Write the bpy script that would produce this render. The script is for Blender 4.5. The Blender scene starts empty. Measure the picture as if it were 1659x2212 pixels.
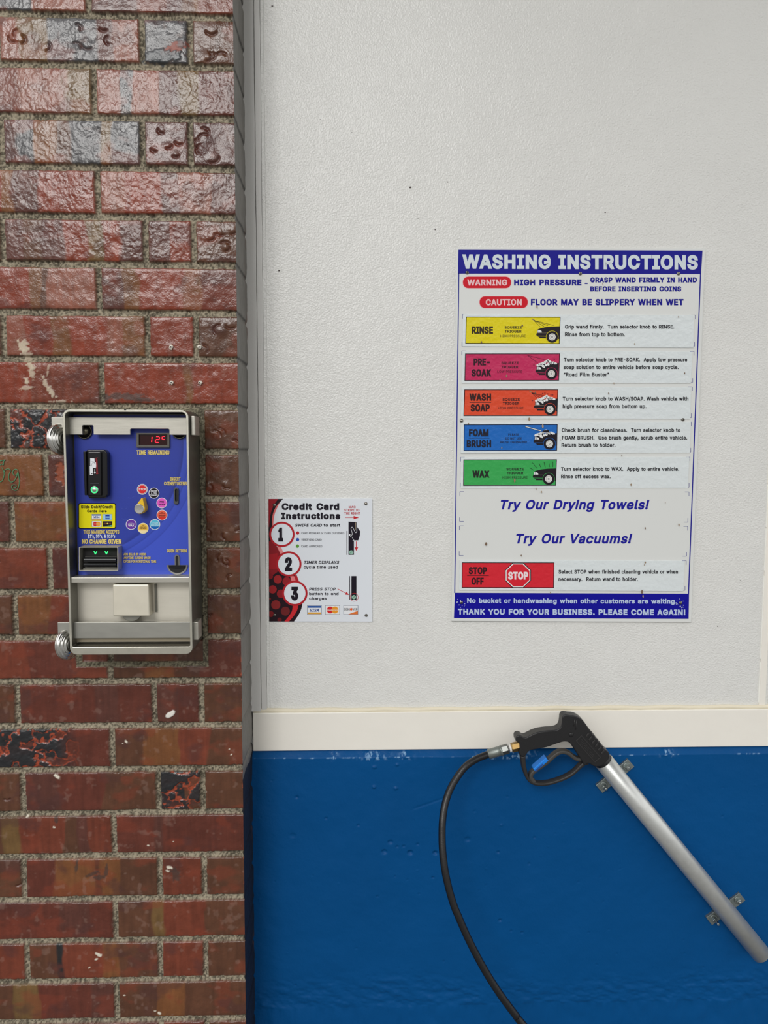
import bpy, bmesh, math, random
import numpy as np
from mathutils import Vector, Matrix
from mathutils.geometry import tessellate_polygon

random.seed(7)
scene = bpy.context.scene
COL = scene.collection

# ------------------------------------------------------------------ camera
W, H = 1659.0, 2212.0
YAW, PITCH, ROLL, DIST, FPX = -0.03117024, 0.08324490, 0.00270227, 1.1415, 1669.6
EYE = Vector((0.0, -DIST, 1.5))
cy_, sy_ = math.cos(YAW), math.sin(YAW)
cp_, sp_ = math.cos(PITCH), math.sin(PITCH)
cr_, sr_ = math.cos(ROLL), math.sin(ROLL)
_f0 = Vector((-sy_, cy_, 0)); _r0 = Vector((cy_, sy_, 0)); _u0 = Vector((0, 0, 1))
FW = _f0 * cp_ - _u0 * sp_
_u1 = _u0 * cp_ + _f0 * sp_
RT = _r0 * cr_ + _u1 * sr_
UP = _u1 * cr_ - _r0 * sr_

cam_d = bpy.data.cameras.new('camera'); cam = bpy.data.objects.new('camera', cam_d)
COL.objects.link(cam)
cam_d.sensor_fit = 'VERTICAL'; cam_d.sensor_height = 36.0
cam_d.lens = FPX / H * 36.0
cam_d.clip_start = 0.01
M = Matrix((RT, UP, -FW)).transposed().to_4x4()
M.translation = EYE
cam.matrix_world = M
scene.camera = cam


def at(px, py, Y=0.0):
    """point of the place seen at photo pixel (px,py) on the vertical plane y=Y"""
    v = RT * ((px - W / 2) / FPX) - UP * ((py - H / 2) / FPX) + FW
    return EYE + v * ((Y - EYE.y) / v.y)


# ------------------------------------------------------------------ light
wd = bpy.data.worlds.new('overcast_sky'); scene.world = wd; wd.use_nodes = True
nt = wd.node_tree; nt.nodes.clear()
o = nt.nodes.new('ShaderNodeOutputWorld'); bg = nt.nodes.new('ShaderNodeBackground')
tc = nt.nodes.new('ShaderNodeTexCoord'); sx = nt.nodes.new('ShaderNodeSeparateXYZ')
rp = nt.nodes.new('ShaderNodeValToRGB')
mr = nt.nodes.new('ShaderNodeMapRange'); mr.inputs[1].default_value = -1; mr.inputs[2].default_value = 1
nt.links.new(tc.outputs['Generated'], sx.inputs[0]); nt.links.new(sx.outputs[2], mr.inputs[0])
nt.links.new(mr.outputs[0], rp.inputs[0]); nt.links.new(rp.outputs[0], bg.inputs[0]); nt.links.new(bg.outputs[0], o.inputs[0])
e = rp.color_ramp.elements
e[0].position = 0.0; e[0].color = (0.15, 0.148, 0.145, 1)
e[1].position = 1.0; e[1].color = (0.90, 0.90, 0.91, 1)
for p_, c_ in ((0.49, (0.22, 0.218, 0.21, 1)), (0.56, (0.30, 0.298, 0.29, 1)), (0.65, (0.84, 0.835, 0.82, 1))):
    q = e.new(p_); q.color = c_
bg.inputs[1].default_value = 1.8


def area(name, loc, target, sx_, sy__, power, color=(1, 1, 1)):
    d = bpy.data.lights.new(name, 'AREA'); d.shape = 'RECTANGLE'; d.size = sx_; d.size_y = sy__
    d.energy = power; d.color = color
    ob = bpy.data.objects.new(name, d); COL.objects.link(ob)
    ob.location = loc
    ob.rotation_euler = (Vector(target) - Vector(loc)).to_track_quat('-Z', 'Y').to_euler()
    return ob


area('bay_entrance_daylight', (-1.35, -4.2, 3.72), (0, 0, 1.3), 1.75, 1.2, 92, (1.0, 0.985, 0.96))

scene.view_settings.view_transform = 'Standard'
scene.view_settings.look = 'None'
scene.view_settings.exposure = -0.08
scene.view_settings.gamma = 1.0
scene.view_settings.use_curve_mapping = False


# ------------------------------------------------------------------ materials
def lin(c):
    out = []
    for v in c[:3]:
        v = v / 255.0
        out.append(v / 12.92 if v <= 0.04045 else ((v + 0.055) / 1.055) ** 2.4)
    return (out[0], out[1], out[2], 1.0)


_M = {}


def mat(name, color, rough=0.5, metal=0.0, spec=0.5, bump=None, emit=None, coat=0.0, vary=None):
    if name in _M:
        return _M[name]
    m = bpy.data.materials.new(name); m.use_nodes = True
    n = m.node_tree.nodes; l = m.node_tree.links
    b = n['Principled BSDF']
    b.inputs['Base Color'].default_value = lin(color)
    b.inputs['Roughness'].default_value = rough
    b.inputs['Metallic'].default_value = metal
    b.inputs['Specular IOR Level'].default_value = spec
    b.inputs['Coat Weight'].default_value = coat
    if emit:
        b.inputs['Emission Color'].default_value = lin(emit[0]); b.inputs['Emission Strength'].default_value = emit[1]
    tcn = n.new('ShaderNodeTexCoord')
    if vary:      # (scale xyz, amount) soft pigment variation
        mp = n.new('ShaderNodeMapping'); mp.inputs['Scale'].default_value = vary[0]
        ns = n.new('ShaderNodeTexNoise'); ns.inputs['Scale'].default_value = 1.0; ns.inputs['Detail'].default_value = 5
        mx = n.new('ShaderNodeMix'); mx.data_type = 'RGBA'
        c = lin(color); a = vary[1]
        mx.inputs[6].default_value = tuple(max(0, v * (1 - a)) for v in c[:3]) + (1,)
        mx.inputs[7].default_value = tuple(min(1, v * (1 + a)) for v in c[:3]) + (1,)
        l.new(tcn.outputs['Object'], mp.inputs[0]); l.new(mp.outputs[0], ns.inputs['Vector'])
        l.new(ns.outputs['Fac'], mx.inputs[0]); l.new(mx.outputs[2], b.inputs['Base Color'])
    if bump:      # list of (scale, distance, detail)
        prev = None
        for sc, dist, det in bump:
            ns = n.new('ShaderNodeTexNoise')
            ns.inputs['Detail'].default_value = det
            if isinstance(sc, tuple):
                mp = n.new('ShaderNodeMapping'); mp.inputs['Scale'].default_value = sc
                l.new(tcn.outputs['Object'], mp.inputs[0]); l.new(mp.outputs[0], ns.inputs['Vector'])
                ns.inputs['Scale'].default_value = 1.0
            else:
                l.new(tcn.outputs['Object'], ns.inputs['Vector']); ns.inputs['Scale'].default_value = sc
            bp = n.new('ShaderNodeBump'); bp.inputs['Strength'].default_value = 1.0; bp.inputs['Distance'].default_value = dist
            l.new(ns.outputs['Fac'], bp.inputs['Height'])
            if prev:
                l.new(prev.outputs[0], bp.inputs['Normal'])
            prev = bp
        l.new(prev.outputs[0], b.inputs['Normal'])
    _M[name] = m
    return m


def ink(color, rough=0.35):
    return mat('print_%d_%d_%d' % tuple(color), color, rough, spec=0.22)


STEEL = mat('brushed_stainless_steel', (192, 189, 179), 0.42, 0.8, bump=[((40, 40, 1500), 0.00005, 2), (25, 0.0004, 2)], vary=((25, 25, 220), 0.13))
STEEL_BR = mat('bright_brushed_steel', (226, 221, 208), 0.48, 0.7, bump=[((40, 40, 1500), 0.00005, 2), (25, 0.0004, 2)], vary=((14, 14, 60), 0.09))
STEEL_GY = mat('grey_rolled_steel', (168, 167, 160), 0.46, 0.8, bump=[(25, 0.0004, 2)], vary=((40, 40, 90), 0.13))
STEEL_DK = mat('worn_steel_side', (120, 119, 112), 0.42, 0.9, bump=[(400, 0.0002, 2)], vary=((60, 60, 60), 0.2))
CHROME = mat('polished_chrome', (215, 214, 210), 0.09, 1.0)
GALV = mat('galvanised_steel', (196, 198, 196), 0.34, 0.6, bump=[(350, 0.00004, 2)], vary=((120, 120, 120), 0.12))
ZINC = mat('zinc_plate', (142, 150, 148), 0.45, 0.8, bump=[(300, 0.0003, 3)], vary=((60, 60, 60), 0.15))
BRASS = mat('brass', (160, 132, 84), 0.4, 1.0)
BLACKP = mat('black_moulded_plastic', (27, 27, 29), 0.42, bump=[(900, 0.00012, 2)])
BLACKG = mat('black_gloss_plastic', (12, 12, 16), 0.25)
DGREY = mat('dark_grey_plastic', (62, 60, 57), 0.5)
RUBBER = mat('black_hose_rubber', (16, 16, 19), 0.34, bump=[(700, 0.0002, 2)])
VOID = mat('dark_recess', (6, 6, 8), 0.6)

# ------------------------------------------------------------------ object helpers
ORG = {}


def tag(ob, label=None, cat=None, group=None, kind=None):
    if label: ob['label'] = label
    if cat: ob['category'] = cat
    if group: ob['group'] = group
    if kind: ob['kind'] = kind
    return ob


def thing(name, loc, label, cat, group=None):
    ob = bpy.data.objects.new(name, None); COL.objects.link(ob)
    ob.empty_display_size = 0.03
    ob.location = loc; ORG[ob.name] = Vector(loc)
    return tag(ob, label, cat, group)


def link(name, me, parent=None):
    ob = bpy.data.objects.new(name, me); COL.objects.link(ob)
    if parent:
        ob.parent = parent
        ORG[ob.name] = ORG[parent.name]
    else:
        ORG[ob.name] = Vector((0, 0, 0))
    return ob


class Mesh:
    """collects geometry in world coordinates, one object at build()"""
    def __init__(s):
        s.v = []; s.f = []; s.m = []; s.mats = []; s.sm = []

    def mi(s, m):
        if m not in s.mats: s.mats.append(m)
        return s.mats.index(m)

    def add(s, vs, fs, m, smooth=False):
        b = len(s.v); s.v += [tuple(v) for v in vs]; k = s.mi(m)
        for f in fs:
            s.f.append([b + i for i in f]); s.m.append(k); s.sm.append(smooth)

    def box(s, p0, p1, m):
        x0, y0, z0 = p0; x1, y1, z1 = p1
        vs = [(x, y, z) for x in (x0, x1) for y in (y0, y1) for z in (z0, z1)]
        s.add(vs, [(0, 1, 3, 2), (4, 6, 7, 5), (0, 4, 5, 1), (2, 3, 7, 6), (0, 2, 6, 4), (1, 5, 7, 3)], m)

    def prism(s, pts, y0, y1, m, smooth=False, side=None):
        """pts: world (x,z) outline; extruded from y0 (front) to y1"""
        n = len(pts)
        vs = [(p[0], y0, p[1]) for p in pts] + [(p[0], y1, p[1]) for p in pts]
        s.add(vs, [list(range(n)), list(range(2 * n - 1, n - 1, -1))], m)
        s.add(vs, [(i, i + n, (i + 1) % n + n, (i + 1) % n) for i in range(n)], side or m, smooth)

    def ring(s, outer, inner, y0, y1, m, smooth=False, lip=None):
        n = len(outer)
        vs = [(p[0], y0, p[1]) for p in outer] + [(p[0], y0, p[1]) for p in inner] + \
             [(p[0], y1, p[1]) for p in outer] + [(p[0], y1, p[1]) for p in inner]
        q = lambda i: (i + 1) % n
        s.add(vs, [(i, q(i), q(i) + n, i + n) for i in range(n)], lip or m)
        s.add(vs, [(i + 2 * n, i + 3 * n, q(i) + 3 * n, q(i) + 2 * n) for i in range(n)], m)
        s.add(vs, [(i, i + 2 * n, q(i) + 2 * n, q(i)) for i in range(n)], m, smooth)
        s.add(vs, [(i + n, q(i) + n, q(i) + 3 * n, i + 3 * n) for i in range(n)], m, smooth)

    def lathe(s, c, axis, prof, m, n=32, smooth=True):
        """prof: (distance along axis, radius)"""
        a = Vector(axis).normalized(); t = Vector((0, 0, 1)) if abs(a.z) < .9 else Vector((1, 0, 0))
        u = a.cross(t).normalized(); w = a.cross(u); c = Vector(c)
        vs = []; fs = []
        for d, r in prof:
            for i in range(n):
                an = 2 * math.pi * i / n
                vs.append(c + a * d + (u * math.cos(an) + w * math.sin(an)) * max(r, 1e-5))
        for j in range(len(prof) - 1):
            for i in range(n):
                fs.append((j * n + i, j * n + (i + 1) % n, (j + 1) * n + (i + 1) % n, (j + 1) * n + i))
        s.add(vs, fs, m, smooth)
        s.add(vs, [list(range(n)), list(range((len(prof) - 1) * n, len(prof) * n))], m)

    def sweep(s, path, ra, rb, m, n=20, smooth=True, side=Vector((0, 1, 0)), sq=1.0):
        """tube along path; ra in the plane across, rb along 'side'. sq<1 gives squarer section"""
        k = len(path); vs = []; fs = []
        for j, p in enumerate(path):
            p = Vector(p)
            t = (Vector(path[min(j + 1, k - 1)]) - Vector(path[max(j - 1, 0)])).normalized()
            b = (side - t * side.dot(t)).normalized(); a = t.cross(b)
            A = ra[j] if isinstance(ra, (list, tuple)) else ra
            B = rb[j] if isinstance(rb, (list, tuple)) else rb
            for i in range(n):
                an = 2 * math.pi * i / n; c, d = math.cos(an), math.sin(an)
                c = math.copysign(abs(c) ** sq, c); d = math.copysign(abs(d) ** sq, d)
                vs.append(p + a * A * c + b * B * d)
        for j in range(k - 1):
            for i in range(n):
                fs.append((j * n + i, j * n + (i + 1) % n, (j + 1) * n + (i + 1) % n, (j + 1) * n + i))
        s.add(vs, fs, m, smooth)
        s.add(vs, [list(range(n)), list(range((k - 1) * n, k * n))], m)

    def build(s, name, parent=None, bevel=0, seg=2, label=None, angle=40):
        me = bpy.data.meshes.new(name)
        off = ORG[parent.name] if parent else Vector((0, 0, 0))
        me.from_pydata([(v[0] - off.x, v[1] - off.y, v[2] - off.z) for v in s.v], [], s.f)
        for m in s.mats: me.materials.append(m)
        for p, k, sm in zip(me.polygons, s.m, s.sm):
            p.material_index = k; p.use_smooth = sm
        bm = bmesh.new(); bm.from_mesh(me)
        bmesh.ops.remove_doubles(bm, verts=bm.verts, dist=1e-6)
        bmesh.ops.recalc_face_normals(bm, faces=bm.faces)
        bm.to_mesh(me); bm.free()
        ob = link(name, me, parent)
        if bevel:
            bv = ob.modifiers.new('bevel', 'BEVEL'); bv.width = bevel; bv.segments = seg
            bv.limit_method = 'ANGLE'; bv.angle_limit = math.radians(angle)
        if label: ob['label'] = label
        return ob


def xz(px, py, Y):
    p = at(px, py, Y); return (p.x, p.z)


def rrect(x0, z0, x1, z1, r, n=5):
    """rounded rectangle outline in (x,z), counter-clockwise"""
    pts = []
    rs = r if isinstance(r, (list, tuple)) else (r,) * 4
    for (cx, cz, a0), rr in zip(((x1, z1, 0), (x0, z1, 90), (x0, z0, 180), (x1, z0, 270)), rs):
        sx_ = -1 if cx == x1 else 1; sz_ = -1 if cz == z1 else 1
        for i in range(n + 1):
            a = math.radians(a0 + 90 * i / n)
            pts.append((cx + sx_ * rr + rr * math.cos(a), cz + sz_ * rr + rr * math.sin(a)))
    return pts


def prrect(x0, y0, x1, y1, r, n=5):
    """rounded rectangle in photo pixels"""
    return [(a, -b) for a, b in rrect(x0, -y1, x1, -y0, r, n)]


def pcirc(x, y, r, n=28, ry=None):
    return [(x + r * math.cos(2 * math.pi * i / n), y + (ry or r) * math.sin(2 * math.pi * i / n)) for i in range(n)]


# outline data of a plain grotesque alphabet (per mille of an em): char, advance, contours of "x y [handle offsets]"
GLYPHS = """! 196 67 160,63 509,132 509,128 160;98 -4 13 0 -13 0,66 9 9 -9 -9 9,52 41 0 -13 0 12,66 73 -9 -9 9 9,98 86 -13 0 13 0,130 73 -9 9 9 -9,143 41 0 12 0 -13,130 9 9 9 -9 -9
$ 447 202 -74,202 583,244 583,244 -74;224 -9 39 0 -37 0,128 9 27 -12 -28 12,64 60 15 -22 -15 22,38 137 2 -30 22 0,104 137 -22 0 2 -20,123 88 -11 13 11 -13,166 59 -17 6 18 -7,224 49 -21 0 23 0,286 60 -18 -7 18 8,329 92 -10 -14 11 13,346 139 0 -18 0 16,332 179 9 -10 -9 10,296 205 15 -7 -15 6,245 222 19 -5 -21 6,184 239 20 -5 -42 12,86 289 23 -21 -23 22,52 372 0 -33 0 29,75 448 -15 -22 15 21,138 498 -27 -12 26 12,227 516 -33 0 34 0,316 498 -26 12 26 -12,377 449 -15 20 15 -21,401 378 -1 26 -21 0,337 378 21 0 -2 25,302 437 21 -14 -21 14,225 459 31 0 -22 0,167 448 17 7 -16 -7,129 418 9 13 -9 -12,115 376 0 15 0 -18,131 334 -11 10 11 -11,169 308 -15 6 15 -6,212 293,264 279,312 264 -17 6 16 -7,359 238 -15 10 14 -11,395 198 -10 16 9 -17,408 139 0 23 0 -28,386 64 15 22 -14 -23,323 11 28 13 -27 -13
& 448 197 -7 24 0 -34 0,110 12 25 -13 -24 12,54 62 13 -21 -13 21,34 133 0 -26 0 22,47 189 -8 -15 9 16,85 235 -16 -15 16 14,140 279 -21 -16 26 19,216 335,237 352,255 375 -5 -9 4 9,262 405 0 -11 0 16,245 445 11 -11 -10 11,201 461 19 0 -12 0,168 453 10 5 -10 -5,145 431 6 10 -5 -9,137 399 0 12 0 -13,145 363 -5 11 6 -11,169 327 -10 13 10 -12,204 284 -14 16 78 -95,438 0,364 0,171 231 65 -77 -19 24,121 293 14 -18 -14 17,87 344 8 -17 -8 17,75 398 0 -19 0 23,91 458 -10 -17 10 17,134 499 -18 -10 19 10,200 513 -25 0 25 0,266 499 -19 10 18 -10,308 459 -10 17 11 -16,324 404 0 20 0 -15,315 362 6 13 -6 -14,291 325 11 11 -10 -11,256 293,154 217 34 26 -21 -15,110 174 9 14 -9 -13,97 131 0 16 0 -16,109 87 -8 13 8 -12,143 57 -14 8 15 -7,193 46 -19 0 20 0,251 59 -18 -8 19 9,301 95 -15 -15 15 16,336 151 -8 -21 9 22,349 224 0 -27 19 0,408 224 -20 0 0 -32,397 144 7 21 -8 -22,371 92 10 13 -10 -13,345 62 7 7 -4 -5,333 47 4 5 -17 -18,271 7 25 9 -25 -9
' 206 78 318,70 509,136 509,128 318
, 188 38 -119,68 71,137 71,84 -119
- 453 337 244,337 188,114 188,114 244
. 188 95 -4 13 0 -12 0,63 9 9 -9 -9 9,50 41 0 -13 0 13,63 73 -9 -8 9 9,95 87 -12 0 13 0,128 73 -9 9 9 -8,141 41 0 13 0 -13,128 9 9 9 -9 -9
/ 249 235 533,71 -76,14 -76,178 533
0 453 227 -7 37 0 -38 0,130 24 27 -21 -27 21,69 113 14 -39 -14 39,48 254 0 -55 0 55,69 395 -14 -39 14 39,130 484 -26 -20 27 21,227 516 -38 0 37 0,323 484 -27 21 27 -20,384 395 -14 39 14 -39,405 254 0 55 0 -55,384 113 14 39 -14 -39,323 24 27 21 -26 -21;227 50 -25 0 25 0,290 74 -17 -16 18 16,330 144 -9 -31 9 30,344 254 0 -43 0 43,330 365 9 -31 -9 30,290 435 18 -16 -17 16,227 460 25 0 -25 0,163 435 17 16 -17 -16,123 365 9 30 -9 -31,109 254 0 43 0 -43,123 144 -9 30 9 -31,163 74 -17 16 17 -16
1 453 76 0,76 55,391 55,391 0;276 509,276 0,212 0,212 448,209 448,86 358,86 427,198 509
2 453 64 0,64 47,234 229 -57 -61 20 20,282 282 -12 -15 13 16,311 327 -7 -14 6 14,320 371 0 -15 0 19,308 419 8 -14 -9 13,273 449 15 -7 -14 7,224 460 18 0 -20 0,172 447 15 9 -14 -8,139 413 8 15 -8 -14,127 362 0 20 -20 0,66 362 20 0 0 30,86 442 -14 -23 14 23,143 496 -24 -13 24 13,225 516 -31 0 30 0,306 497 -24 12 23 -13,361 445 -13 22 13 -21,381 372 0 27 0 -18,371 318 7 17 -7 -18,336 259 17 21 -17 -22,267 180 29 31 -38 -40,153 60,153 57,389 57,389 0
3 453 218 -7 34 0 -31 0,133 10 25 -11 -26 11,70 57 16 -20 -16 21,44 132 2 -29 22 0,109 132 -22 0 2 -18,126 87 -9 12 10 -12,165 59 -16 6 16 -6,219 50 -20 0 20 0,275 61 -17 -8 17 7,315 93 -10 -14 9 14,329 145 0 -21 0 18,316 196 9 -15 -9 16,275 234 18 -10 -19 9,201 248 30 0 -15 0,157 248,157 299,288 448,288 452,70 452,70 509,372 509,372 461,211 278,211 289 0 -4 38 4,308 276 -27 12 27 -13,371 222 -15 24 15 -23,393 145 0 28 0 -30,370 66 15 23 -15 -23,309 12 26 13 -27 -12
4 453 40 105,40 158,247 509,311 509,109 166,109 163,413 163,413 105;282 0,282 121,282 146,282 318,343 318,343 0
5 453 221 -7 33 0 -30 0,140 11 24 -12 -24 12,83 60 14 -21 -14 21,60 130 1 -26 21 0,122 130 -21 0 2 -15,138 89 -9 12 9 -12,173 60 -14 7 15 -7,221 50 -17 0 21 0,276 64 -16 -9 16 10,314 104 -9 -17 9 17,328 162 0 -21 0 22,314 221 9 -17 -10 17,275 262 16 -10 -17 10,218 277 21 0 -17 0,167 268 17 6 -16 -5,128 246 10 9 -20 2,67 253,96 509,366 509,366 452,151 452,134 301,136 301 -1 0 11 10,178 325 -17 -6 16 6,229 334 -18 0 24 0,294 321 -20 8 19 -8,345 285 -14 16 14 -15,379 231 -8 21 8 -21,391 163 0 25 0 -33,369 76 15 25 -15 -26,309 15 25 15 -26 -14
8 453 226 -7 34 0 -34 0,136 11 26 -12 -27 13,74 62 15 -22 -15 21,52 135 0 -27 0 22,65 195 -9 -18 9 18,101 241 -15 -12 15 12,153 265 -20 -4 0 0,153 267 0 -1 -25 6,93 308 15 -21 -15 21,70 380 0 -27 0 26,90 450 -13 -21 14 20,146 498 -24 -12 23 12,226 516 -30 0 30 0,306 498 -23 12 23 -12,361 450 -13 20 14 -21,382 380 0 26 0 -27,359 308 15 21 -15 -21,300 267 25 6 0 -1,300 265 0 0 19 -4,351 241 -15 12 15 -12,387 195 -9 18 9 -18,401 135 0 22 0 -27,378 62 15 21 -14 -22,317 11 26 13 -26 -12;226 49 -22 0 23 0,285 60 -17 -7 16 8,323 91 -9 -13 9 14,337 139 0 -18 0 19,322 189 10 -15 -9 14,283 223 17 -9 -17 8,226 235 21 0 -21 0,169 223 17 8 -17 -9,130 189 9 14 -10 -15,115 139 0 19 0 -18,129 91 -9 14 9 -13,167 60 -16 8 17 -7;226 290 -18 0 18 0,274 300 -14 -7 14 7,307 330 -8 -12 8 13,319 376 0 -18 0 17,308 420 7 -13 -8 13,275 449 14 -6 -14 7,226 460 19 0 -18 0,177 449 14 7 -14 -6,145 420 7 13 -8 -13,133 376 0 17 0 -18,145 330 -8 13 7 -12,178 300 -15 7 14 -7
A 480 16 0,201 509,276 509,463 0,395 0,287 302 36 -100 -6 19,264 372 9 -28 -9 28,232 478 13 -43 4 0,245 478 -4 0 -12 -43,213 371 9 28 -9 -28,191 302 5 18 -36 -100,85 0;110 142,110 199,370 199,370 142
B 456 60 0,60 509,241 509 -60 0 35 0,329 491 -23 12 23 -12,381 442 -12 20 11 -20,398 374 0 25 0 -22,387 320 7 14 -8 -14,356 286 13 8 -12 -9,315 267 15 4 0 -2,315 262 0 2 16 -1,363 245 -16 10 16 -10,402 203 -10 18 11 -18,418 136 0 27 0 -25,400 67 12 20 -12 -21,344 18 26 12 -25 -12,247 0 40 0 -63 0;125 57,245 57 -40 0 39 0,330 80 -17 -15 17 15,355 137 0 -23 0 17,342 184 9 -14 -8 14,306 218 15 -9 -16 9,248 231 23 0 -41 0,125 231;125 285,238 285 -38 0 19 0,288 296 -15 -7 15 7,323 326 -8 -13 9 13,336 372 0 -17 0 23,313 429 15 -15 -16 15,240 452 33 0 -38 0,125 452
C 510 267 -7 26 0 -44 0,150 25 34 -21 -34 21,70 115 19 -39 -20 39,40 254 0 -53 0 54,70 393 -20 -39 19 39,150 484 -34 -22 34 21,267 516 -44 0 26 0,340 504 -23 8 23 -7,402 471 -18 15 18 -14,448 418 -12 21 12 -20,473 348 -5 26 -22 0,408 348 22 0 -4 18,389 395 9 -14 -8 13,357 428 13 -9 -12 10,315 449 16 -5 -15 5,267 456 17 0 -31 0,184 432 24 16 -25 -15,125 364 14 30 -14 -30,103 254 0 43 0 -43,125 145 -14 30 15 -30,184 76 -25 16 25 -15,267 53 -31 0 17 0,315 60 -15 -5 16 5,357 81 -12 -10 13 9,389 114 -8 -13 9 14,408 160 -4 -17 22 0,473 160 -22 0 -4 -25,448 91 12 20 -12 -21,402 38 19 14 -18 -15,341 5 22 7 -23 -8
D 502 219 0 52 0 -41 0,96 0,96 57,215 57 -40 0 41 0,318 81 -27 -16 27 16,379 149 -13 -30 13 30,399 255 0 -41 0 41,379 361 13 -30 -13 29,320 428 26 -16 -27 16,221 452 39 0 -43 0,93 452,93 509,225 509 -44 0 50 0,353 478 -36 21 35 -20,433 391 -18 38 19 -38,462 255 0 53 0 -53,433 119 19 38 -19 -38,351 31 36 20 -37 -21;125 509,125 0,60 0,60 509
E 419 60 0,60 509,372 509,372 452,125 452,125 286,355 286,355 229,125 229,125 57,375 57,375 0
F 410 60 0,60 509,369 509,369 452,125 452,125 278,346 278,346 221,125 221,125 0
G 520 269 -7 40 0 -46 0,149 25 35 -21 -34 21,69 116 19 -39 -19 39,40 254 0 -53 0 54,69 393 -19 -39 19 39,149 484 -34 -22 34 21,265 516 -44 0 27 0,340 504 -23 8 24 -8,403 469 -18 15 19 -15,449 416 -12 21 12 -20,474 349 -4 24 -22 0,408 349 22 0 -5 16,387 393 9 -13 -8 13,356 427 12 -10 -12 9,315 448 15 -4 -15 5,265 456 18 0 -30 0,183 432 25 16 -24 -15,125 364 14 30 -14 -30,103 254 0 43 0 -43,125 145 -14 30 15 -30,184 76 -25 16 25 -15,269 53 -32 0 28 0,345 71 -22 -12 22 12,396 123 -12 -22 13 23,415 202 0 -30 6 -1,434 199,283 199,283 256,478 256,478 200 0 19 0 -42,451 91 18 31 -18 -31,377 19 31 17 -32 -17
H 517 60 0,60 509,125 509,125 289,392 289,392 509,457 509,457 0,392 0,392 232,125 232,125 0
I 300 31 0,31 57,118 57,118 452,31 452,31 509,269 509,269 452,183 452,183 57,269 57,269 0
K 467 104 145,104 216,139 261,174 303,212 344,364 509,448 509,231 276,228 276;60 0,60 509,125 509,125 334,124 225,125 193,125 0;372 0,188 259,228 309,449 0
L 393 60 0,60 509,125 509,125 57,361 57,361 0
M 628 60 0,60 509,152 509,277 187 -42 107 3 -7,287 159 -3 11 4 -11,299 123,311 84,322 49 -3 10 -5 0,307 49,318 83 -4 -13 4 12,330 121,342 158 -4 -11 4 12,352 187 -3 -8 42 107,476 509,568 509,568 0,504 0,504 291,504 327,505 369,506 413,507 457,513 457,498 409,482 363,467 322 5 12 -4 -13,456 291 3 8 -38 -97,342 0,286 0,170 291 39 -97 -3 8,159 321 4 -12 -4 12,145 361 5 -15 -5 15,129 408,112 457,119 457,120 416,121 372,122 328,122 291,122 0
N 523 60 0,60 509,136 509,343 183 -69 108 6 -9,363 151 -8 13 7 -13,388 107,414 55,405 54,401 108 0 -18 -1 18,399 157 0 -15 0 15,399 195 0 -10 0 105,399 509,463 509,463 0,387 0,202 290,177 331 9 -15 -8 14,148 381 11 -19 -11 19,108 452 15 -28 3 1,119 454 -4 -1 1 -26,122 384 -1 21 1 -22,124 328 0 16 1 -16,125 291 0 9 0 -97,125 0
O 533 267 -7 44 0 -44 0,150 25 34 -21 -34 21,70 115 20 -39 -20 39,40 254 0 -53 0 54,70 393 -20 -39 20 39,150 484 -34 -22 34 21,267 516 -44 0 44 0,384 484 -34 21 34 -22,464 393 -20 39 19 -39,493 254 0 54 0 -53,464 115 19 39 -20 -39,384 25 34 21 -34 -21;267 53 -31 0 30 0,349 76 -24 -15 25 15,408 144 -14 -30 15 30,430 254 0 -43 0 44,408 365 15 -30 -14 30,349 433 25 -16 -24 15,267 456 30 0 -31 0,184 433 25 15 -25 -16,125 364 15 30 -14 -30,103 254 0 43 0 -43,125 144 -14 30 15 -30,184 76 -25 16 25 -15
P 445 60 0,60 509,235 509 -58 0 39 0,332 487 -25 15 26 -14,390 430 -13 24 12 -25,409 348 0 30 0 -31,390 265 12 25 -13 -24,332 207 26 15 -25 -14,235 186 39 0 -42 0,109 186,109 242,233 242 -42 0 26 0,297 256 -16 -9 16 9,333 294 -8 -16 8 16,344 348 0 -20 0 20,333 402 8 -16 -8 15,297 439 16 -9 -17 9,232 452 27 0 -36 0,125 452,125 0
Q 533 245 159,313 159,369 85,384 65,468 -48,401 -48,346 27,331 46;267 -7 44 0 -44 0,150 25 34 -21 -34 21,70 115 20 -39 -20 39,40 254 0 -53 0 54,70 393 -20 -39 20 39,150 484 -34 -22 34 21,267 516 -44 0 44 0,384 484 -34 21 34 -22,464 393 -20 39 19 -39,493 254 0 54 0 -53,464 115 19 39 -20 -39,384 25 34 21 -34 -21;267 53 -31 0 30 0,349 76 -24 -15 25 15,408 144 -14 -30 15 30,430 254 0 -43 0 44,408 365 15 -30 -14 30,349 433 25 -16 -24 15,267 456 30 0 -31 0,184 433 25 15 -25 -16,125 364 15 30 -14 -30,103 254 0 43 0 -43,125 144 -14 30 15 -30,184 76 -25 16 25 -15
R 449 60 0,60 509,236 509 -59 0 39 0,333 489 -26 13 26 -14,390 433 -12 24 13 -23,409 352 0 30 0 -31,390 271 13 24 -12 -23,333 217 26 13 -26 -13,236 198 39 0 -47 0,96 198,96 255,234 255 -46 0 26 0,298 267 -17 -8 16 8,334 300 -8 -14 7 15,345 352 0 -20 0 20,334 405 7 -15 -8 15,298 440 16 -9 -17 8,233 452 26 0 -36 0,125 452,125 0;353 0,230 229,303 229,428 0
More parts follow.
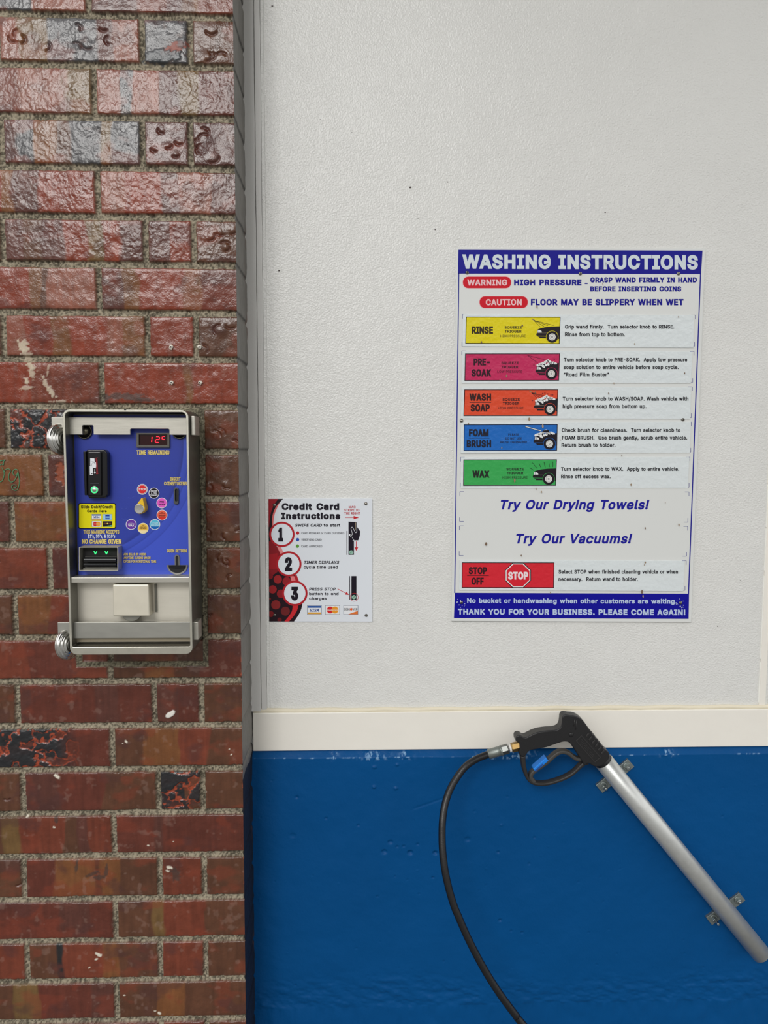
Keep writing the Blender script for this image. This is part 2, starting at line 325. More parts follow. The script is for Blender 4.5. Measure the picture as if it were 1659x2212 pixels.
S 447 224 -9 39 0 -37 0,128 9 27 -12 -28 12,64 60 15 -22 -15 22,38 137 2 -30 22 0,104 137 -22 0 2 -20,123 88 -11 13 11 -13,166 59 -17 6 18 -7,224 49 -21 0 23 0,286 60 -18 -7 18 8,329 92 -10 -14 11 13,346 139 0 -18 0 16,332 179 9 -10 -9 10,296 205 15 -7 -15 6,245 222 19 -5 -21 6,184 239 20 -5 -42 12,86 289 23 -21 -23 22,52 372 0 -33 0 29,75 448 -15 -22 15 21,138 498 -27 -12 26 12,227 516 -33 0 34 0,316 498 -26 12 26 -12,377 449 -15 20 15 -21,401 378 -1 26 -21 0,337 378 21 0 -2 25,302 437 21 -14 -21 14,225 459 31 0 -22 0,167 448 17 7 -16 -7,129 418 9 13 -9 -12,115 376 0 15 0 -18,131 334 -11 10 11 -11,169 308 -15 6 15 -6,212 293,264 279,312 264 -17 6 16 -7,359 238 -15 10 14 -11,395 198 -10 16 9 -17,408 139 0 23 0 -28,386 64 15 22 -14 -23,323 11 28 13 -27 -13
T 449 32 452,32 509,417 509,417 452,257 452,257 0,193 0,193 452
U 517 259 -8 40 0 -40 0,154 15 30 -15 -30 16,85 80 16 -27 -17 27,60 173 0 -35 0 112,60 509,124 509,124 178 0 110 0 -24,141 113 -11 19 11 -19,187 68 -20 11 20 -11,259 52 -28 0 28 0,331 68 -20 -11 20 11,377 113 -11 -19 10 19,393 178 0 -24 0 110,393 509,457 509,457 173 0 112 0 -35,433 80 16 27 -17 -27,363 15 30 16 -29 -15
V 480 204 0,16 509,84 509,192 206 -36 101 6 -17,215 137 -9 29 9 -28,248 31 -13 42 -5 0,235 31 4 0 12 43,267 138 -9 -28 9 28,290 206 -6 -17 35 101,395 509,463 509,278 0
W 686 155 0,16 509,82 509,163 196,175 145,187 94,197 40,189 40,200 94,211 145,224 196,306 509,380 509,462 196,474 145,486 94,497 40,488 40,499 94,510 145,523 196,603 509,670 509,530 0,455 0,368 323 29 -108 -6 21,351 391 6 -24 -5 25,336 475 5 -31 5 0,350 475 -5 0 -5 -30,335 395 5 24 -5 -24,318 323,230 0
X 474 18 0,217 284,217 236,29 509,104 509,178 400 -25 37 10 -15,204 361 -7 11 7 -11,223 329,243 292 -7 14 -3 0,232 292 4 0 7 14,252 329,272 361 -8 -11 7 11,298 400 -10 -15 25 37,374 509,446 509,259 239,259 287,456 0,382 0,292 129 30 -43 -9 14,268 165 7 -10 -6 10,250 195,230 231 8 -14 5 0,244 231,225 196,206 166,182 129 9 14 -30 -43,91 0
Y 472 203 0,203 208,16 509,91 509,192 344,222 292 -9 17 9 -17,250 230 -10 25 -9 0,224 230 8 0 9 25,251 293 -9 -17 9 17,280 344,381 509,455 509,268 208,268 0
Z 438 42 0,42 46,273 385,306 431,341 476,348 454,285 452,223 452,40 452,40 509,397 509,397 462,169 129,134 81,97 33,90 54,152 57,214 57,399 57,399 0
a 389 160 -9 22 0 -24 0,94 5 20 -9 -19 9,48 45 11 -18 -12 17,30 108 0 -25 0 22,43 161 -8 -14 9 14,78 193 -15 -8 14 8,125 211 -17 -4 18 4,178 220 -18 -2 23 3,234 227 -15 -2 14 1,265 235 -7 -4 7 4,276 255 0 -10 0 0,276 257 0 -1 0 15,267 297 6 -11 -6 11,240 322 12 -6 -12 6,196 331 17 0 -18 0,149 322 13 6 -13 -5,118 301 8 8 -8 -9,100 274 4 9 -20 6,41 291 20 -6 9 23,79 346 -17 -14 16 14,133 375 -20 -6 20 6,194 384 -21 0 14 0,239 379 -16 4 16 -3,286 360 -15 10 15 -9,322 320 -9 18 10 -17,337 251 0 29 0 -83,337 0,277 0,277 52,272 52 2 0 -4 -9,252 25 9 9 -9 -10,215 1 15 6 -15 -6;170 45 -15 0 23 0,228 59 -16 -9 15 9,263 93 -8 -14 8 14,276 138 0 -16 0 17,276 190 0 -17 -3 -3,259 182 9 2 -8 -2,231 176 11 2 -10 -2,200 171 10 1 -10 -1,175 168,134 159 13 4 -13 -5,103 139 8 9 -7 -8,92 105 0 14 0 -13,102 72 -7 9 7 -9,130 52 -12 5 12 -4
b 424 229 -8 32 0 -23 0,172 4 15 -8 -14 8,138 31 8 -10 -9 11,118 59 5 -8 -2 0,112 59,112 0,53 0,53 509,114 509,114 319,118 319,137 346 -8 -10 8 10,171 373 -14 -8 15 8,229 384 -24 0 32 0,313 361 -24 15 24 -16,370 293 -14 29 13 -30,390 189 0 40 0 -40,370 84 13 30 -14 -29,313 16 24 16 -24 -16;220 47 -23 0 24 0,279 66 -16 -13 16 12,316 117 -8 -22 8 21,328 189 0 -27 0 27,316 261 8 -21 -8 21,280 311 16 -12 -16 13,220 330 24 0 -23 0,161 312 16 12 -16 -12,125 263 8 21 -8 -21,113 189 0 28 0 -28,125 115 -8 21 8 -21,162 65 -16 12 16 -12
c 396 207 -8 19 0 -34 0,117 16 26 -16 -26 17,56 85 15 -29 -15 29,34 187 0 -38 0 40,56 291 -15 -29 15 30,117 360 -26 -17 26 16,207 384 -34 0 19 0,260 377 -17 5 16 -5,305 356 -13 9 14 -9,340 322 -10 13 10 -13,362 277 -5 17 -20 -5,303 262,290 289 6 -8 -5 8,270 311,242 325 11 -3 -10 3,207 330 13 0 -25 0,145 310 16 13 -16 -13,108 258 8 22 -8 -21,96 187 0 26 0 -25,108 117 -8 22 8 -21,145 66 -16 13 16 -13,207 46 -25 0 13 0,243 52 -11 -4 10 3,271 66 -8 -6 8 6,292 89,304 117,363 102 -20 5 -5 -17,341 56 10 14 -9 -13,306 21 14 10 -13 -9,261 -1 16 5 -17 -5
d 424 195 -8 24 0 -31 0,111 16 25 -16 -24 16,55 84 13 -29 -14 30,34 189 0 -40 0 40,55 293 -14 -30 14 29,112 361 -24 -16 24 15,196 384 -32 0 23 0,253 373 -15 8 15 -8,287 346 -8 10 9 -10,306 319 -4 8 2 0,311 319,311 509,372 509,372 0,313 0,313 59,307 59 2 0 -5 -8,287 31 8 11 -9 -10,252 4 15 8 -14 -8;205 47 -24 0 22 0,263 65 -16 -12 16 12,299 115 -8 -21 9 21,312 189 0 -28 0 28,300 263 8 -21 -8 21,263 312 16 -12 -16 12,205 330 23 0 -24 0,145 311 16 13 -16 -12,108 261 8 21 -8 -21,96 189 0 27 0 -27,109 117 -9 21 8 -22,145 66 -16 12 16 -13
e 404 212 -8 26 0 -37 0,117 16 26 -16 -27 17,56 85 14 -29 -15 29,34 187 0 -39 0 39,55 290 -14 -30 14 29,115 359 -26 -16 26 17,205 384 -34 0 21 0,266 374 -20 7 19 -7,319 341 -16 15 16 -15,357 282 -9 24 9 -24,371 194 0 34 0 -8,371 169,75 169,75 221,338 221,310 202 9 6 0 25,298 269 8 -20 -8 19,263 314 15 -11 -16 11,205 330 23 0 -23 0,146 313 17 12 -16 -11,109 270 9 18 -9 -19,96 211 0 21 0 -11,96 178 0 11 0 -28,110 106 -9 20 10 -19,151 61 -17 11 17 -10,212 46 -23 0 16 0,254 53 -13 -5 12 4,285 73 -8 -9 9 9,306 105 -5 -12 19 -4,365 91 -20 5 -6 -20,335 39 14 15 -14 -15,283 4 20 9 -21 -8
f 254 228 379,228 327,6 327,6 379;81 0,81 432 0 -144 0 21,96 486 -10 -15 10 14,135 519 -16 -8 17 7,187 530 -18 0 14 0,222 527 -9 2 10 -2,243 521 -5 2 -5 -18,227 468,215 472 5 -1 -5 1,195 474 8 0 -19 0,154 460 9 9 -8 -9,142 419 0 18 0 -140,142 0
g 425 207 -151 31 0 -28 0,134 -140 21 -7 -21 8,82 -110 14 -13 -13 12,51 -69 7 -15 16 9,101 -41,122 -66 -9 9 8 -9,154 -88 -13 6 14 -6,207 -97 -21 0 31 0,282 -75 -19 -15 20 15,311 -6 0 -31 0 25,311 68,306 68,287 41 8 10 -9 -9,252 16 15 7 -14 -8,195 5 24 0 -31 0,113 27 24 -15 -25 14,55 90 14 -28 -14 28,34 191 0 -39 0 39,55 293 -14 -29 14 29,112 361 -24 -16 25 15,196 384 -31 0 24 0,253 373 -14 8 15 -8,288 346 -8 10 9 -10,308 319 -5 8 1 0,313 319,313 379,372 379,372 -9 0 130 0 -33,350 -90 15 21 -15 -21,291 -136 25 10 -25 -10;205 59 -24 0 23 0,264 75 -16 -11 16 11,300 121 -8 -20 8 20,312 193 0 -28 0 27,300 264 8 -21 -8 20,264 312 16 -11 -16 12,205 330 23 0 -24 0,145 312 16 12 -16 -13,109 262 8 21 -9 -20,96 193 0 26 0 -27,109 123 -9 20 8 -20,145 76 -16 11 17 -11
h 410 114 227 0 22 0 -76,114 0,53 0,53 509,114 509,114 287,102 287 4 0 12 35,152 362 -21 -15 22 15,227 384 -28 0 26 0,295 369 -19 10 20 -11,341 321 -11 21 11 -22,357 240 0 33 0 -80,357 0,296 0,296 235 0 -78 0 30,273 304 15 -16 -15 17,210 329 27 0 -18 0,161 317 14 8 -15 -8,126 283 9 15 -8 -16
i 167 53 0,53 379,114 379,114 0;84 443 11 0 -12 0,54 455 8 -8 -9 7,41 483 0 -11 0 11,54 512 -9 -8 8 8,84 524 -12 0 11 0,114 512 -8 8 8 -8,126 483 0 11 0 -11,114 455 8 7 -8 -8
j 167 53 379,114 379,114 -30 0 136 0 -23,102 -90 8 17 -9 -17,65 -129 16 9 -17 -9,4 -143 24 0 -5 0,-10 -143,-10 -87,2 -87 -4 0 18 0,40 -72 -8 -10 9 10,53 -29 0 -19 0 136;83 443 12 0 -11 0,53 455 9 -8 -8 7,41 483 0 -11 0 11,53 512 -8 -8 9 8,83 524 -11 0 12 0,114 512 -9 8 8 -8,126 483 0 11 0 -11,114 455 8 7 -9 -8
k 381 110 137,110 212,121 212,284 379,360 379,184 199,177 199;53 0,53 509,114 509,114 0;294 0,148 186,191 229,372 0
l 189 139 -2 8 0 -29 0,74 20 14 -15 -14 15,53 84 0 -27 0 142,53 509,114 509,114 99 0 136 0 -18,120 62 -4 7 5 -7,146 52 -13 0 6 0,160 53 -3 -1 4 0,170 54,181 3,162 -1
m 610 53 0,53 379,112 379,112 295,108 295 1 0 5 21,132 346 -11 -14 12 13,172 376 -15 -7 15 7,219 386 -16 0 28 0,287 361 -17 17 18 -17,321 295 -5 27 -3 0,312 295 3 0 5 18,337 343 -12 -14 12 14,381 375 -17 -8 17 7,437 386 -21 0 22 0,497 372 -18 9 18 -10,541 328 -11 20 10 -19,557 255 0 30 0 -85,557 0,496 0,496 254 0 -85 0 27,473 313 15 -12 -16 12,419 330 20 0 -17 0,374 320 13 7 -12 -7,345 290 7 13 -6 -12,335 247 0 16 0 -82,335 0,274 0,274 260 0 -87 0 21,253 311 14 -13 -14 13,199 330 22 0 -14 0,158 320 13 7 -14 -7,126 289 8 14 -8 -13,114 238 0 20 0 -79,114 0
n 410 114 227 0 22 0 -76,114 0,53 0,53 379,112 379,112 287,102 287 4 0 12 35,152 362 -21 -15 22 15,227 384 -28 0 26 0,295 369 -19 10 19 -11,341 321 -11 21 11 -22,357 240 0 33 0 -80,357 0,296 0,296 235 0 -78 0 30,273 304 15 -16 -15 17,210 329 27 0 -18 0,161 317 14 8 -15 -8,126 283 9 15 -8 -16
o 415 207 -8 35 0 -34 0,117 16 26 -16 -26 17,56 85 15 -29 -15 29,34 187 0 -38 0 40,56 291 -15 -29 15 30,117 360 -26 -17 26 16,207 384 -34 0 35 0,299 360 -26 16 26 -17,359 291 -14 30 15 -29,381 187 0 40 0 -38,359 85 15 29 -14 -29,299 16 26 17 -26 -16;207 46 -25 0 26 0,270 66 -16 -13 17 13,307 117 -8 -21 8 22,319 187 0 -25 0 26,307 258 8 -22 -8 22,270 310 17 -13 -16 13,207 330 26 0 -25 0,145 310 16 13 -16 -13,108 258 8 22 -8 -21,96 187 0 26 0 -25,108 117 -8 22 8 -21,145 66 -16 13 16 -13
p 424 53 -143,53 379,112 379,112 319,118 319,137 346 -8 -10 8 10,171 373 -14 -8 15 8,229 384 -24 0 32 0,313 361 -24 15 24 -16,370 293 -14 29 13 -30,390 189 0 40 0 -40,370 84 13 30 -14 -29,313 16 24 16 -24 -16,229 -8 32 0 -23 0,173 4 14 -8 -15 8,138 31 8 -10 -8 11,118 59 5 -8 -1 0,114 59,114 -143;220 47 -23 0 24 0,279 66 -16 -13 16 12,316 117 -8 -22 8 21,328 189 0 -27 0 27,316 261 8 -21 -8 21,280 311 16 -12 -16 13,220 330 24 0 -23 0,161 312 16 12 -16 -12,125 263 8 21 -8 -21,113 189 0 28 0 -28,125 115 -8 21 8 -21,162 65 -16 12 16 -12
q 424 372 -143,311 -143,311 59,306 59 2 0 -4 -8,287 31 8 11 -9 -10,252 4 15 8 -14 -8,195 -8 24 0 -31 0,111 16 25 -16 -24 16,55 84 13 -29 -14 30,34 189 0 -40 0 40,55 293 -14 -30 14 29,112 361 -24 -16 24 15,196 384 -32 0 23 0,253 373 -15 8 15 -8,287 346 -8 10 9 -10,307 319 -5 8 2 0,313 319,313 379,372 379;205 47 -24 0 22 0,263 65 -16 -12 16 12,299 115 -8 -21 9 21,312 189 0 -28 0 28,300 263 8 -21 -8 21,263 312 16 -12 -16 12,205 330 23 0 -24 0,145 311 16 13 -16 -12,108 261 8 21 -8 -21,96 189 0 27 0 -27,109 117 -9 21 8 -22,145 66 -16 12 16 -13
r 259 53 0,53 379,112 379,112 321,115 321 -1 0 7 19,152 367 -17 -12 18 12,213 385 -23 0 5 0,229 384,243 384 -3 0 0 -21,243 322 0 21 -1 1,230 324 7 -1 -7 1,207 326 8 0 -18 0,159 315 14 7 -14 -8,126 284 8 13 -8 -14,114 237 0 18 0 -79,114 0
s 365 182 -8 29 0 -26 0,112 3 21 -7 -20 8,62 38 13 -15 -13 15,36 94 4 -22 19 4,94 107 -20 -5 5 -21,124 60 -15 10 15 -10,181 45 -23 0 27 0,244 62 -15 -11 16 12,268 103 0 -16 0 13,254 136 9 -9 -9 8,212 155 19 -4 -21 5,149 170 21 -5 -34 8,72 208 17 -17 -17 17,47 274 0 -27 0 22,65 332 -12 -17 12 16,115 370 -21 -9 21 10,187 384 -27 0 26 0,254 372 -19 8 18 -7,299 339 -12 14 11 -14,324 290 -5 19 -19 -4,268 277 19 4 -5 15,243 316 12 -12 -13 11,187 333 25 0 -22 0,131 317 15 10 -15 -11,109 277 0 16 0 -14,124 243 -10 9 10 -8,172 223 -22 5 19 -5,229 209 -19 5 35 -8,306 171 -16 17 17 -17,331 107 0 26 0 -23,312 47 13 17 -12 -17,260 6 22 10 -23 -9
t 227 204 379,204 327,6 327,6 379;65 471,126 471,126 98 0 124 0 -17,136 61 -7 8 7 -7,170 50 -16 0 4 0,185 51,202 54,213 2,192 -3,168 -4 8 0 -32 0,92 21 18 -17 -18 17,65 93 0 -31 0 126
u 410 182 -5 29 0 -25 0,115 11 19 -11 -20 10,69 59 11 -22 -11 21,53 139 0 -32 0 80,53 379,114 379,114 144 0 78 0 -30,137 75 -16 16 15 -17,200 50 -27 0 18 0,249 62 -14 -8 15 8,283 97 -8 -16 9 15,296 153 0 -22 0 75,296 379,357 379,357 0,298 0,298 92,307 92 -3 0 -12 -35,257 17 22 15 -22 -15
v 389 163 0,17 379,84 379,165 155 -27 75 9 -23,187 87,206 21,184 21,203 87,224 155,305 379,371 379,226 0
w 567 138 0,23 379,87 379,133 214 -15 55 7 -23,154 137 -7 28 7 -29,175 41 -7 35 -3 0,165 41 3 0 7 34,186 135 -7 -29 7 28,206 214 -7 -24 15 55,252 379,316 379,362 214 -15 55 6 -24,382 136 -7 28 6 -29,402 41 -7 35 -3 0,391 41 4 0 8 34,413 135 -7 -28 7 29,434 214 -7 -24 15 55,480 379,545 379,429 0,368 0,319 172,305 225,291 280,277 338,291 338,277 280,263 225,248 172,199 0
x 379 21 0,171 218,171 171,29 379,100 379,147 306 -15 24 13 -19,179 253 -9 17 9 -16,207 206,175 206,202 253,233 306 -12 -19 16 24,282 379,352 379,209 169,209 214,358 0,287 0,231 85 18 -28 -12 18,200 136,173 182,205 182,178 136 8 16 -8 -16,148 85 12 18 -19 -28,91 0
y 389 47 -139 4 -1 5 18,61 -86,71 -87 -3 0 12 -3,104 -89 -10 -2 10 2,130 -74 -8 -8 8 8,151 -36 -6 -17 4 12,163 -1,17 379,84 379,165 155 -27 75 9 -23,187 87,206 21,184 21,202 87,224 155,305 379,371 379,204 -58 56 146 -8 -20,177 -107 10 13 -11 -13,139 -136 14 7 -14 -6,91 -145 18 0 -10 0,65 -143 7 -1 -8 1
z 380 42 0,42 46,254 320,254 323,48 323,48 379,333 379,333 331,126 60,126 56,339 56,339 0
“ 300 52 318,104 509,151 509,121 318;175 318,228 509,274 509,244 318
” 300 52 318,82 509,151 509,98 318;175 318,205 509,274 509,222 318"""
_G = {}
for _ln in GLYPHS.split('\n'):
    _a, _s = _ln[2:].split(' ', 1)
    _G[_ln[0]] = (int(_a) / 1000.0, [[[int(v) / 1000.0 for v in q.split()] for q in sp_.split(',')] for sp_ in _s.split(';')])
CAP = max(q[1] for c in _G['H'][1] for q in c)
_TC = {}


def text_mesh(s, bold=0.0, aspect=None):
    """flat lettering, x from 0, baseline at 0; aspect = wanted width / wanted cap height"""
    key = (s, bold, round(aspect, 3))
    if key in _TC: return _TC[key]
    trk = bold * 1.3
    pen = 0; items = []; lo = hi = None
    for ch in s:
        if ch == ' ': pen += 0.25 + trk; continue
        adv, sp = _G[ch]
        for c in sp:
            for q in c:
                lo = q[0] + pen if lo is None else min(lo, q[0] + pen); hi = q[0] + pen if hi is None else max(hi, q[0] + pen)
        items.append((pen, sp)); pen += adv + trk
    f = (aspect * (CAP + 2 * bold) - 2 * bold) / (hi - lo)
    V = []; F = []
    for pen, sp in items:
        cs_ = [flatten(c, pen - lo, f) for c in sp]
        raw = [area2(c) for c in cs_]
        sg_ = math.copysign(1, max(raw, key=abs))
        for o_, ra_ in zip(cs_, raw):
            if ra_ * sg_ < 0: continue
            grp = [o_] + [h for h, rh in zip(cs_, raw) if rh * sg_ < 0 and inside(h[0], o_)]
            base = len(V); tri = tessellate_polygon([[Vector((x * 100, y * 100, 0)) for x, y in g] for g in grp])
            for g in grp: V += g
            F += [[base + i for i in t] for t in tri]
        if bold:
            for c in cs_: thicken(c, bold, V, F)
    V = [(x + bold, y + bold) for x, y in V]
    _TC[key] = (V, F)
    return V, F


def area2(c):
    return sum(c[i - 1][0] * c[i][1] - c[i][0] * c[i - 1][1] for i in range(len(c)))


def inside(p, c):
    r = False
    for i in range(len(c)):
        (x0, y0), (x1, y1) = c[i - 1], c[i]
        if (y0 > p[1]) != (y1 > p[1]) and p[0] < (x1 - x0) * (p[1] - y0) / (y1 - y0) + x0: r = not r
    return r


def flatten(c, dx, f):
    out = []
    for i in range(len(c)):
        p = c[i]; q = c[(i + 1) % len(c)]
        out.append((p[0], p[1]))
        if len(p) > 2 or len(q) > 2:
            h1 = (p[0] + p[4], p[1] + p[5]) if len(p) > 2 else (p[0] + (q[0] - p[0]) / 3, p[1] + (q[1] - p[1]) / 3)
            h2 = (q[0] + q[2], q[1] + q[3]) if len(q) > 2 else (q[0] + (p[0] - q[0]) / 3, q[1] + (p[1] - q[1]) / 3)
            if math.hypot(q[0] - p[0], q[1] - p[1]) > .03:
                for t in (.33, .67) if math.hypot(q[0] - p[0], q[1] - p[1]) > .08 else (.5,):
                    u = 1 - t
                    out.append(tuple(u ** 3 * p[k] + 3 * u * u * t * h1[k] + 3 * u * t * t * h2[k] + t ** 3 * q[k] for k in (0, 1)))
    res = []
    for x, y in out:
        x = (x + dx) * f
        if not res or math.hypot(x - res[-1][0], y - res[-1][1]) > .004: res.append((x, y))
    while len(res) > 3 and math.hypot(res[0][0] - res[-1][0], res[0][1] - res[-1][1]) < .004: res.pop()
    return res


def thicken(c, b, V, F):
    """adds a stroke of half-width b with mitred corners along a closed contour"""
    n_ = len(c); nn = []
    for i in range(n_):
        (x0, y0), (x1, y1) = c[i], c[(i + 1) % n_]; L_ = math.hypot(x1 - x0, y1 - y0) or 1
        nx, ny = -(y1 - y0) / L_ * b, (x1 - x0) / L_ * b; nn.append((nx, ny)); k = len(V)
        V += [(x0 + nx, y0 + ny), (x1 + nx, y1 + ny), (x1 - nx, y1 - ny), (x0 - nx, y0 - ny)]; F.append([k, k + 1, k + 2, k + 3])
    for i in range(n_):
        p = c[i]; a_ = nn[i - 1]; d_ = nn[i]
        cr = a_[0] * d_[1] - a_[1] * d_[0]; s_ = -1 if cr > 0 else 1
        mx_, my_ = a_[0] + d_[0], a_[1] + d_[1]; q = (mx_ ** 2 + my_ ** 2) / (b * b)
        if q < .25: continue
        k_ = min(2 / q, 1.5) * s_ ; k = len(V)
        V += [p, (p[0] + a_[0] * s_, p[1] + a_[1] * s_), (p[0] + mx_ * k_, p[1] + my_ * k_), (p[0] + d_[0] * s_, p[1] + d_[1] * s_)]; F.append([k, k + 1, k + 2, k + 3])


class Print:
    """flat printed graphics on a vertical plane, drawn at photo pixels"""
    def __init__(s, Y, warp=None):
        s.M = Mesh(); s.Y = Y; s.k = 0; s.warp = warp or (lambda x, y: (x, y))

    def P(s, x, y, lay):
        x, y = s.warp(x, y)
        return at(x, y, s.Y - lay * 0.0001)

    def poly(s, pts, c, lay=0):
        m = c if not isinstance(c, tuple) else ink(c)
        s.M.add([s.P(x, y, lay) for x, y in pts], [list(range(len(pts)))], m)

    def circ(s, x, y, r, c, lay=0, n=28):
        s.poly(pcirc(x, y, r, n), c, lay)

    def annulus(s, x, y, r0, r1, c, lay=0, n=40):
        a = pcirc(x, y, r1, n); b = pcirc(x, y, r0, n); m = ink(c) if isinstance(c, tuple) else c
        s.M.add([s.P(*p, lay) for p in a + b], [(i, (i + 1) % n, (i + 1) % n + n, i + n) for i in range(n)], m)

    def line(s, pts, w, c, lay=0):
        m = ink(c) if isinstance(c, tuple) else c
        for (x0, y0), (x1, y1) in zip(pts[:-1], pts[1:]):
            L = math.hypot(x1 - x0, y1 - y0) or 1; nx, ny = -(y1 - y0) / L * w / 2, (x1 - x0) / L * w / 2
            s.M.add([s.P(x0 + nx, y0 + ny, lay), s.P(x1 + nx, y1 + ny, lay), s.P(x1 - nx, y1 - ny, lay), s.P(x0 - nx, y0 - ny, lay)], [(0, 1, 2, 3)], m)

    def arrow(s, x0, y0, x1, y1, w, hw, hl, c, lay=0):
        L = math.hypot(x1 - x0, y1 - y0); ux, uy = (x1 - x0) / L, (y1 - y0) / L
        bx, by = x1 - ux * hl, y1 - uy * hl
        s.line([(x0, y0), (bx, by)], w, c, lay)
        s.poly([(bx - uy * hw, by + ux * hw), (x1, y1), (bx + uy * hw, by - ux * hw)], c, lay)

    def text(s, t, x0, x1, top, base, c, bold=0.02, shear=0.0, dy=0.0, lay=1):
        bold = bold * 0.72
        h = base - top; sh = abs(shear) * h
        V, F = text_mesh(t, bold, (x1 - x0 - sh) / h)
        k = h / (CAP + 2 * bold)
        m = ink(c) if isinstance(c, tuple) else c
        out = []; F2 = []; nq = 0
        for fc in F:       # every overlapping piece of a letter gets a hair of depth of its own
            if len(fc) == 4: dl = (nq % 13) * 0.055; nq += 1
            else: dl = 0.8
            F2.append(list(range(len(out), len(out) + len(fc))))
            for i in fc:
                vx, vy = V[i]; yy = vy * k; xx = x0 + vx * k + shear * yy
                out.append(s.P(xx, base - yy + dy * (xx - x0), lay + dl))
        s.M.add(out, F2, m)

    def build(s, name, parent, label=None):
        return s.M.build(name, parent, label=label)


# ------------------------------------------------------------------ numpy noise
def _h(ix, iy, seed):
    n = (ix.astype(np.int64) * 374761393 + iy.astype(np.int64) * 668265263 + seed * 1274126177) & 0xffffffff
    n = ((n ^ (n >> 13)) * 1274126177) & 0xffffffff
    n = (n ^ (n >> 16)) & 0xffffff
    return n / float(0xffffff)


def vnoise(x, y, seed=0):
    ix = np.floor(x); iy = np.floor(y); fx = x - ix; fy = y - iy
    fx = fx * fx * (3 - 2 * fx); fy = fy * fy * (3 - 2 * fy)
    a = _h(ix, iy, seed); b = _h(ix + 1, iy, seed); c = _h(ix, iy + 1, seed); d = _h(ix + 1, iy + 1, seed)
    return (a + (b - a) * fx) * (1 - fy) + (c + (d - c) * fx) * fy


def fbm(x, y, seed=0, o=4):
    s = 0; a = 0.5; t = 0
    for i in range(o):
        s = s + a * vnoise(x, y, seed + i * 17); t += a; a *= 0.5; x = x * 2.03; y = y * 2.03
    return s / t


def sstep(a, b, x):
    t = np.clip((x - a) / (b - a), 0, 1); return t * t * (3 - 2 * t)


def linc(c):
    return np.array(lin(c)[:3])


def grid_faces(nr, nc, base=0, flip=False):
    i = np.arange(nr - 1)[:, None] * nc + np.arange(nc - 1)[None, :]
    q = np.stack([i, i + 1, i + nc + 1, i + nc], -1).reshape(-1, 4) + base
    return q[:, ::-1] if flip else q


def mesh_np(name, V, Q, m, col=None, rg=None):
    me = bpy.data.meshes.new(name)
    me.vertices.add(len(V)); me.vertices.foreach_set('co', V.astype(np.float32).ravel())
    me.loops.add(Q.size); me.loops.foreach_set('vertex_index', Q.astype(np.int32).ravel())
    me.polygons.add(len(Q)); me.polygons.foreach_set('loop_start', np.arange(0, Q.size, 4, dtype=np.int32))
    me.polygons.foreach_set('use_smooth', np.ones(len(Q), dtype=bool))
    me.update(calc_edges=True)
    if col is not None:
        a = me.attributes.new('pigment', 'FLOAT_COLOR', 'POINT')
        a.data.foreach_set('color', np.concatenate([col, np.ones((len(col), 1))], 1).astype(np.float32).ravel())
    if rg is not None:
        a = me.attributes.new('roughness', 'FLOAT', 'POINT'); a.data.foreach_set('value', rg.astype(np.float32))
    me.materials.append(m)
    return me


# ================================================================== SETTING
XC = -0.1775          # right corner of the brick pier
YW = 0.1085           # white wall face
YB = 0.0985           # blue wall face
Z_SPLIT = at(900, 1620, 0.103).z   # underside of the white band

# ---- brick pier (wall_left): a displaced face with every brick, mortar joint and dent
brick_m = bpy.data.materials.new('glazed_red_brick'); brick_m.use_nodes = True
n = brick_m.node_tree.nodes; l = brick_m.node_tree.links; b = n['Principled BSDF']
a1 = n.new('ShaderNodeAttribute'); a1.attribute_name = 'pigment'
a2 = n.new('ShaderNodeAttribute'); a2.attribute_name = 'roughness'
tcn = n.new('ShaderNodeTexCoord')
ns = n.new('ShaderNodeTexNoise'); ns.inputs['Scale'].default_value = 420; ns.inputs['Detail'].default_value = 3
bp = n.new('ShaderNodeBump'); bp.inputs['Strength'].default_value = 1; bp.inputs['Distance'].default_value = 0.0003
b.inputs['Specular IOR Level'].default_value = 0.5
l.new(tcn.outputs['Object'], ns.inputs['Vector']); l.new(ns.outputs['Fac'], bp.inputs['Height'])
l.new(a1.outputs['Color'], b.inputs['Base Color']); l.new(a2.outputs['Fac'], b.inputs['Roughness'])
l.new(bp.outputs[0], b.inputs['Normal'])

BC = {'R': (116, 56, 38), 'D': (98, 48, 36), 'M': (92, 52, 43), 'O': (122, 76, 42), 'Y': (112, 84, 48), 'C': (130, 54, 32),
      'G': (80, 78, 80), 'K': (38, 38, 40), 'P': (136, 80, 62), 'B': (93, 58, 40)}
rowy = [32.5, 141, 253, 361.7, 467.5, 571, 675.5, 776, 878, 975.6, 1077.8, 1177, 1279, 1377, 1472, 1567.8, 1662,
        1756.7, 1849, 1942, 2031.8, 2118.6, 2205]
rowz = [at(250, y).z for y in rowy]
hp = 0.0677
allz = [rowz[0] + hp * k for k in range(22, 0, -1)] + rowz + [rowz[-1] - hp * k for k in range(1, 12)]
allz = [z for z in allz if z > -0.08]
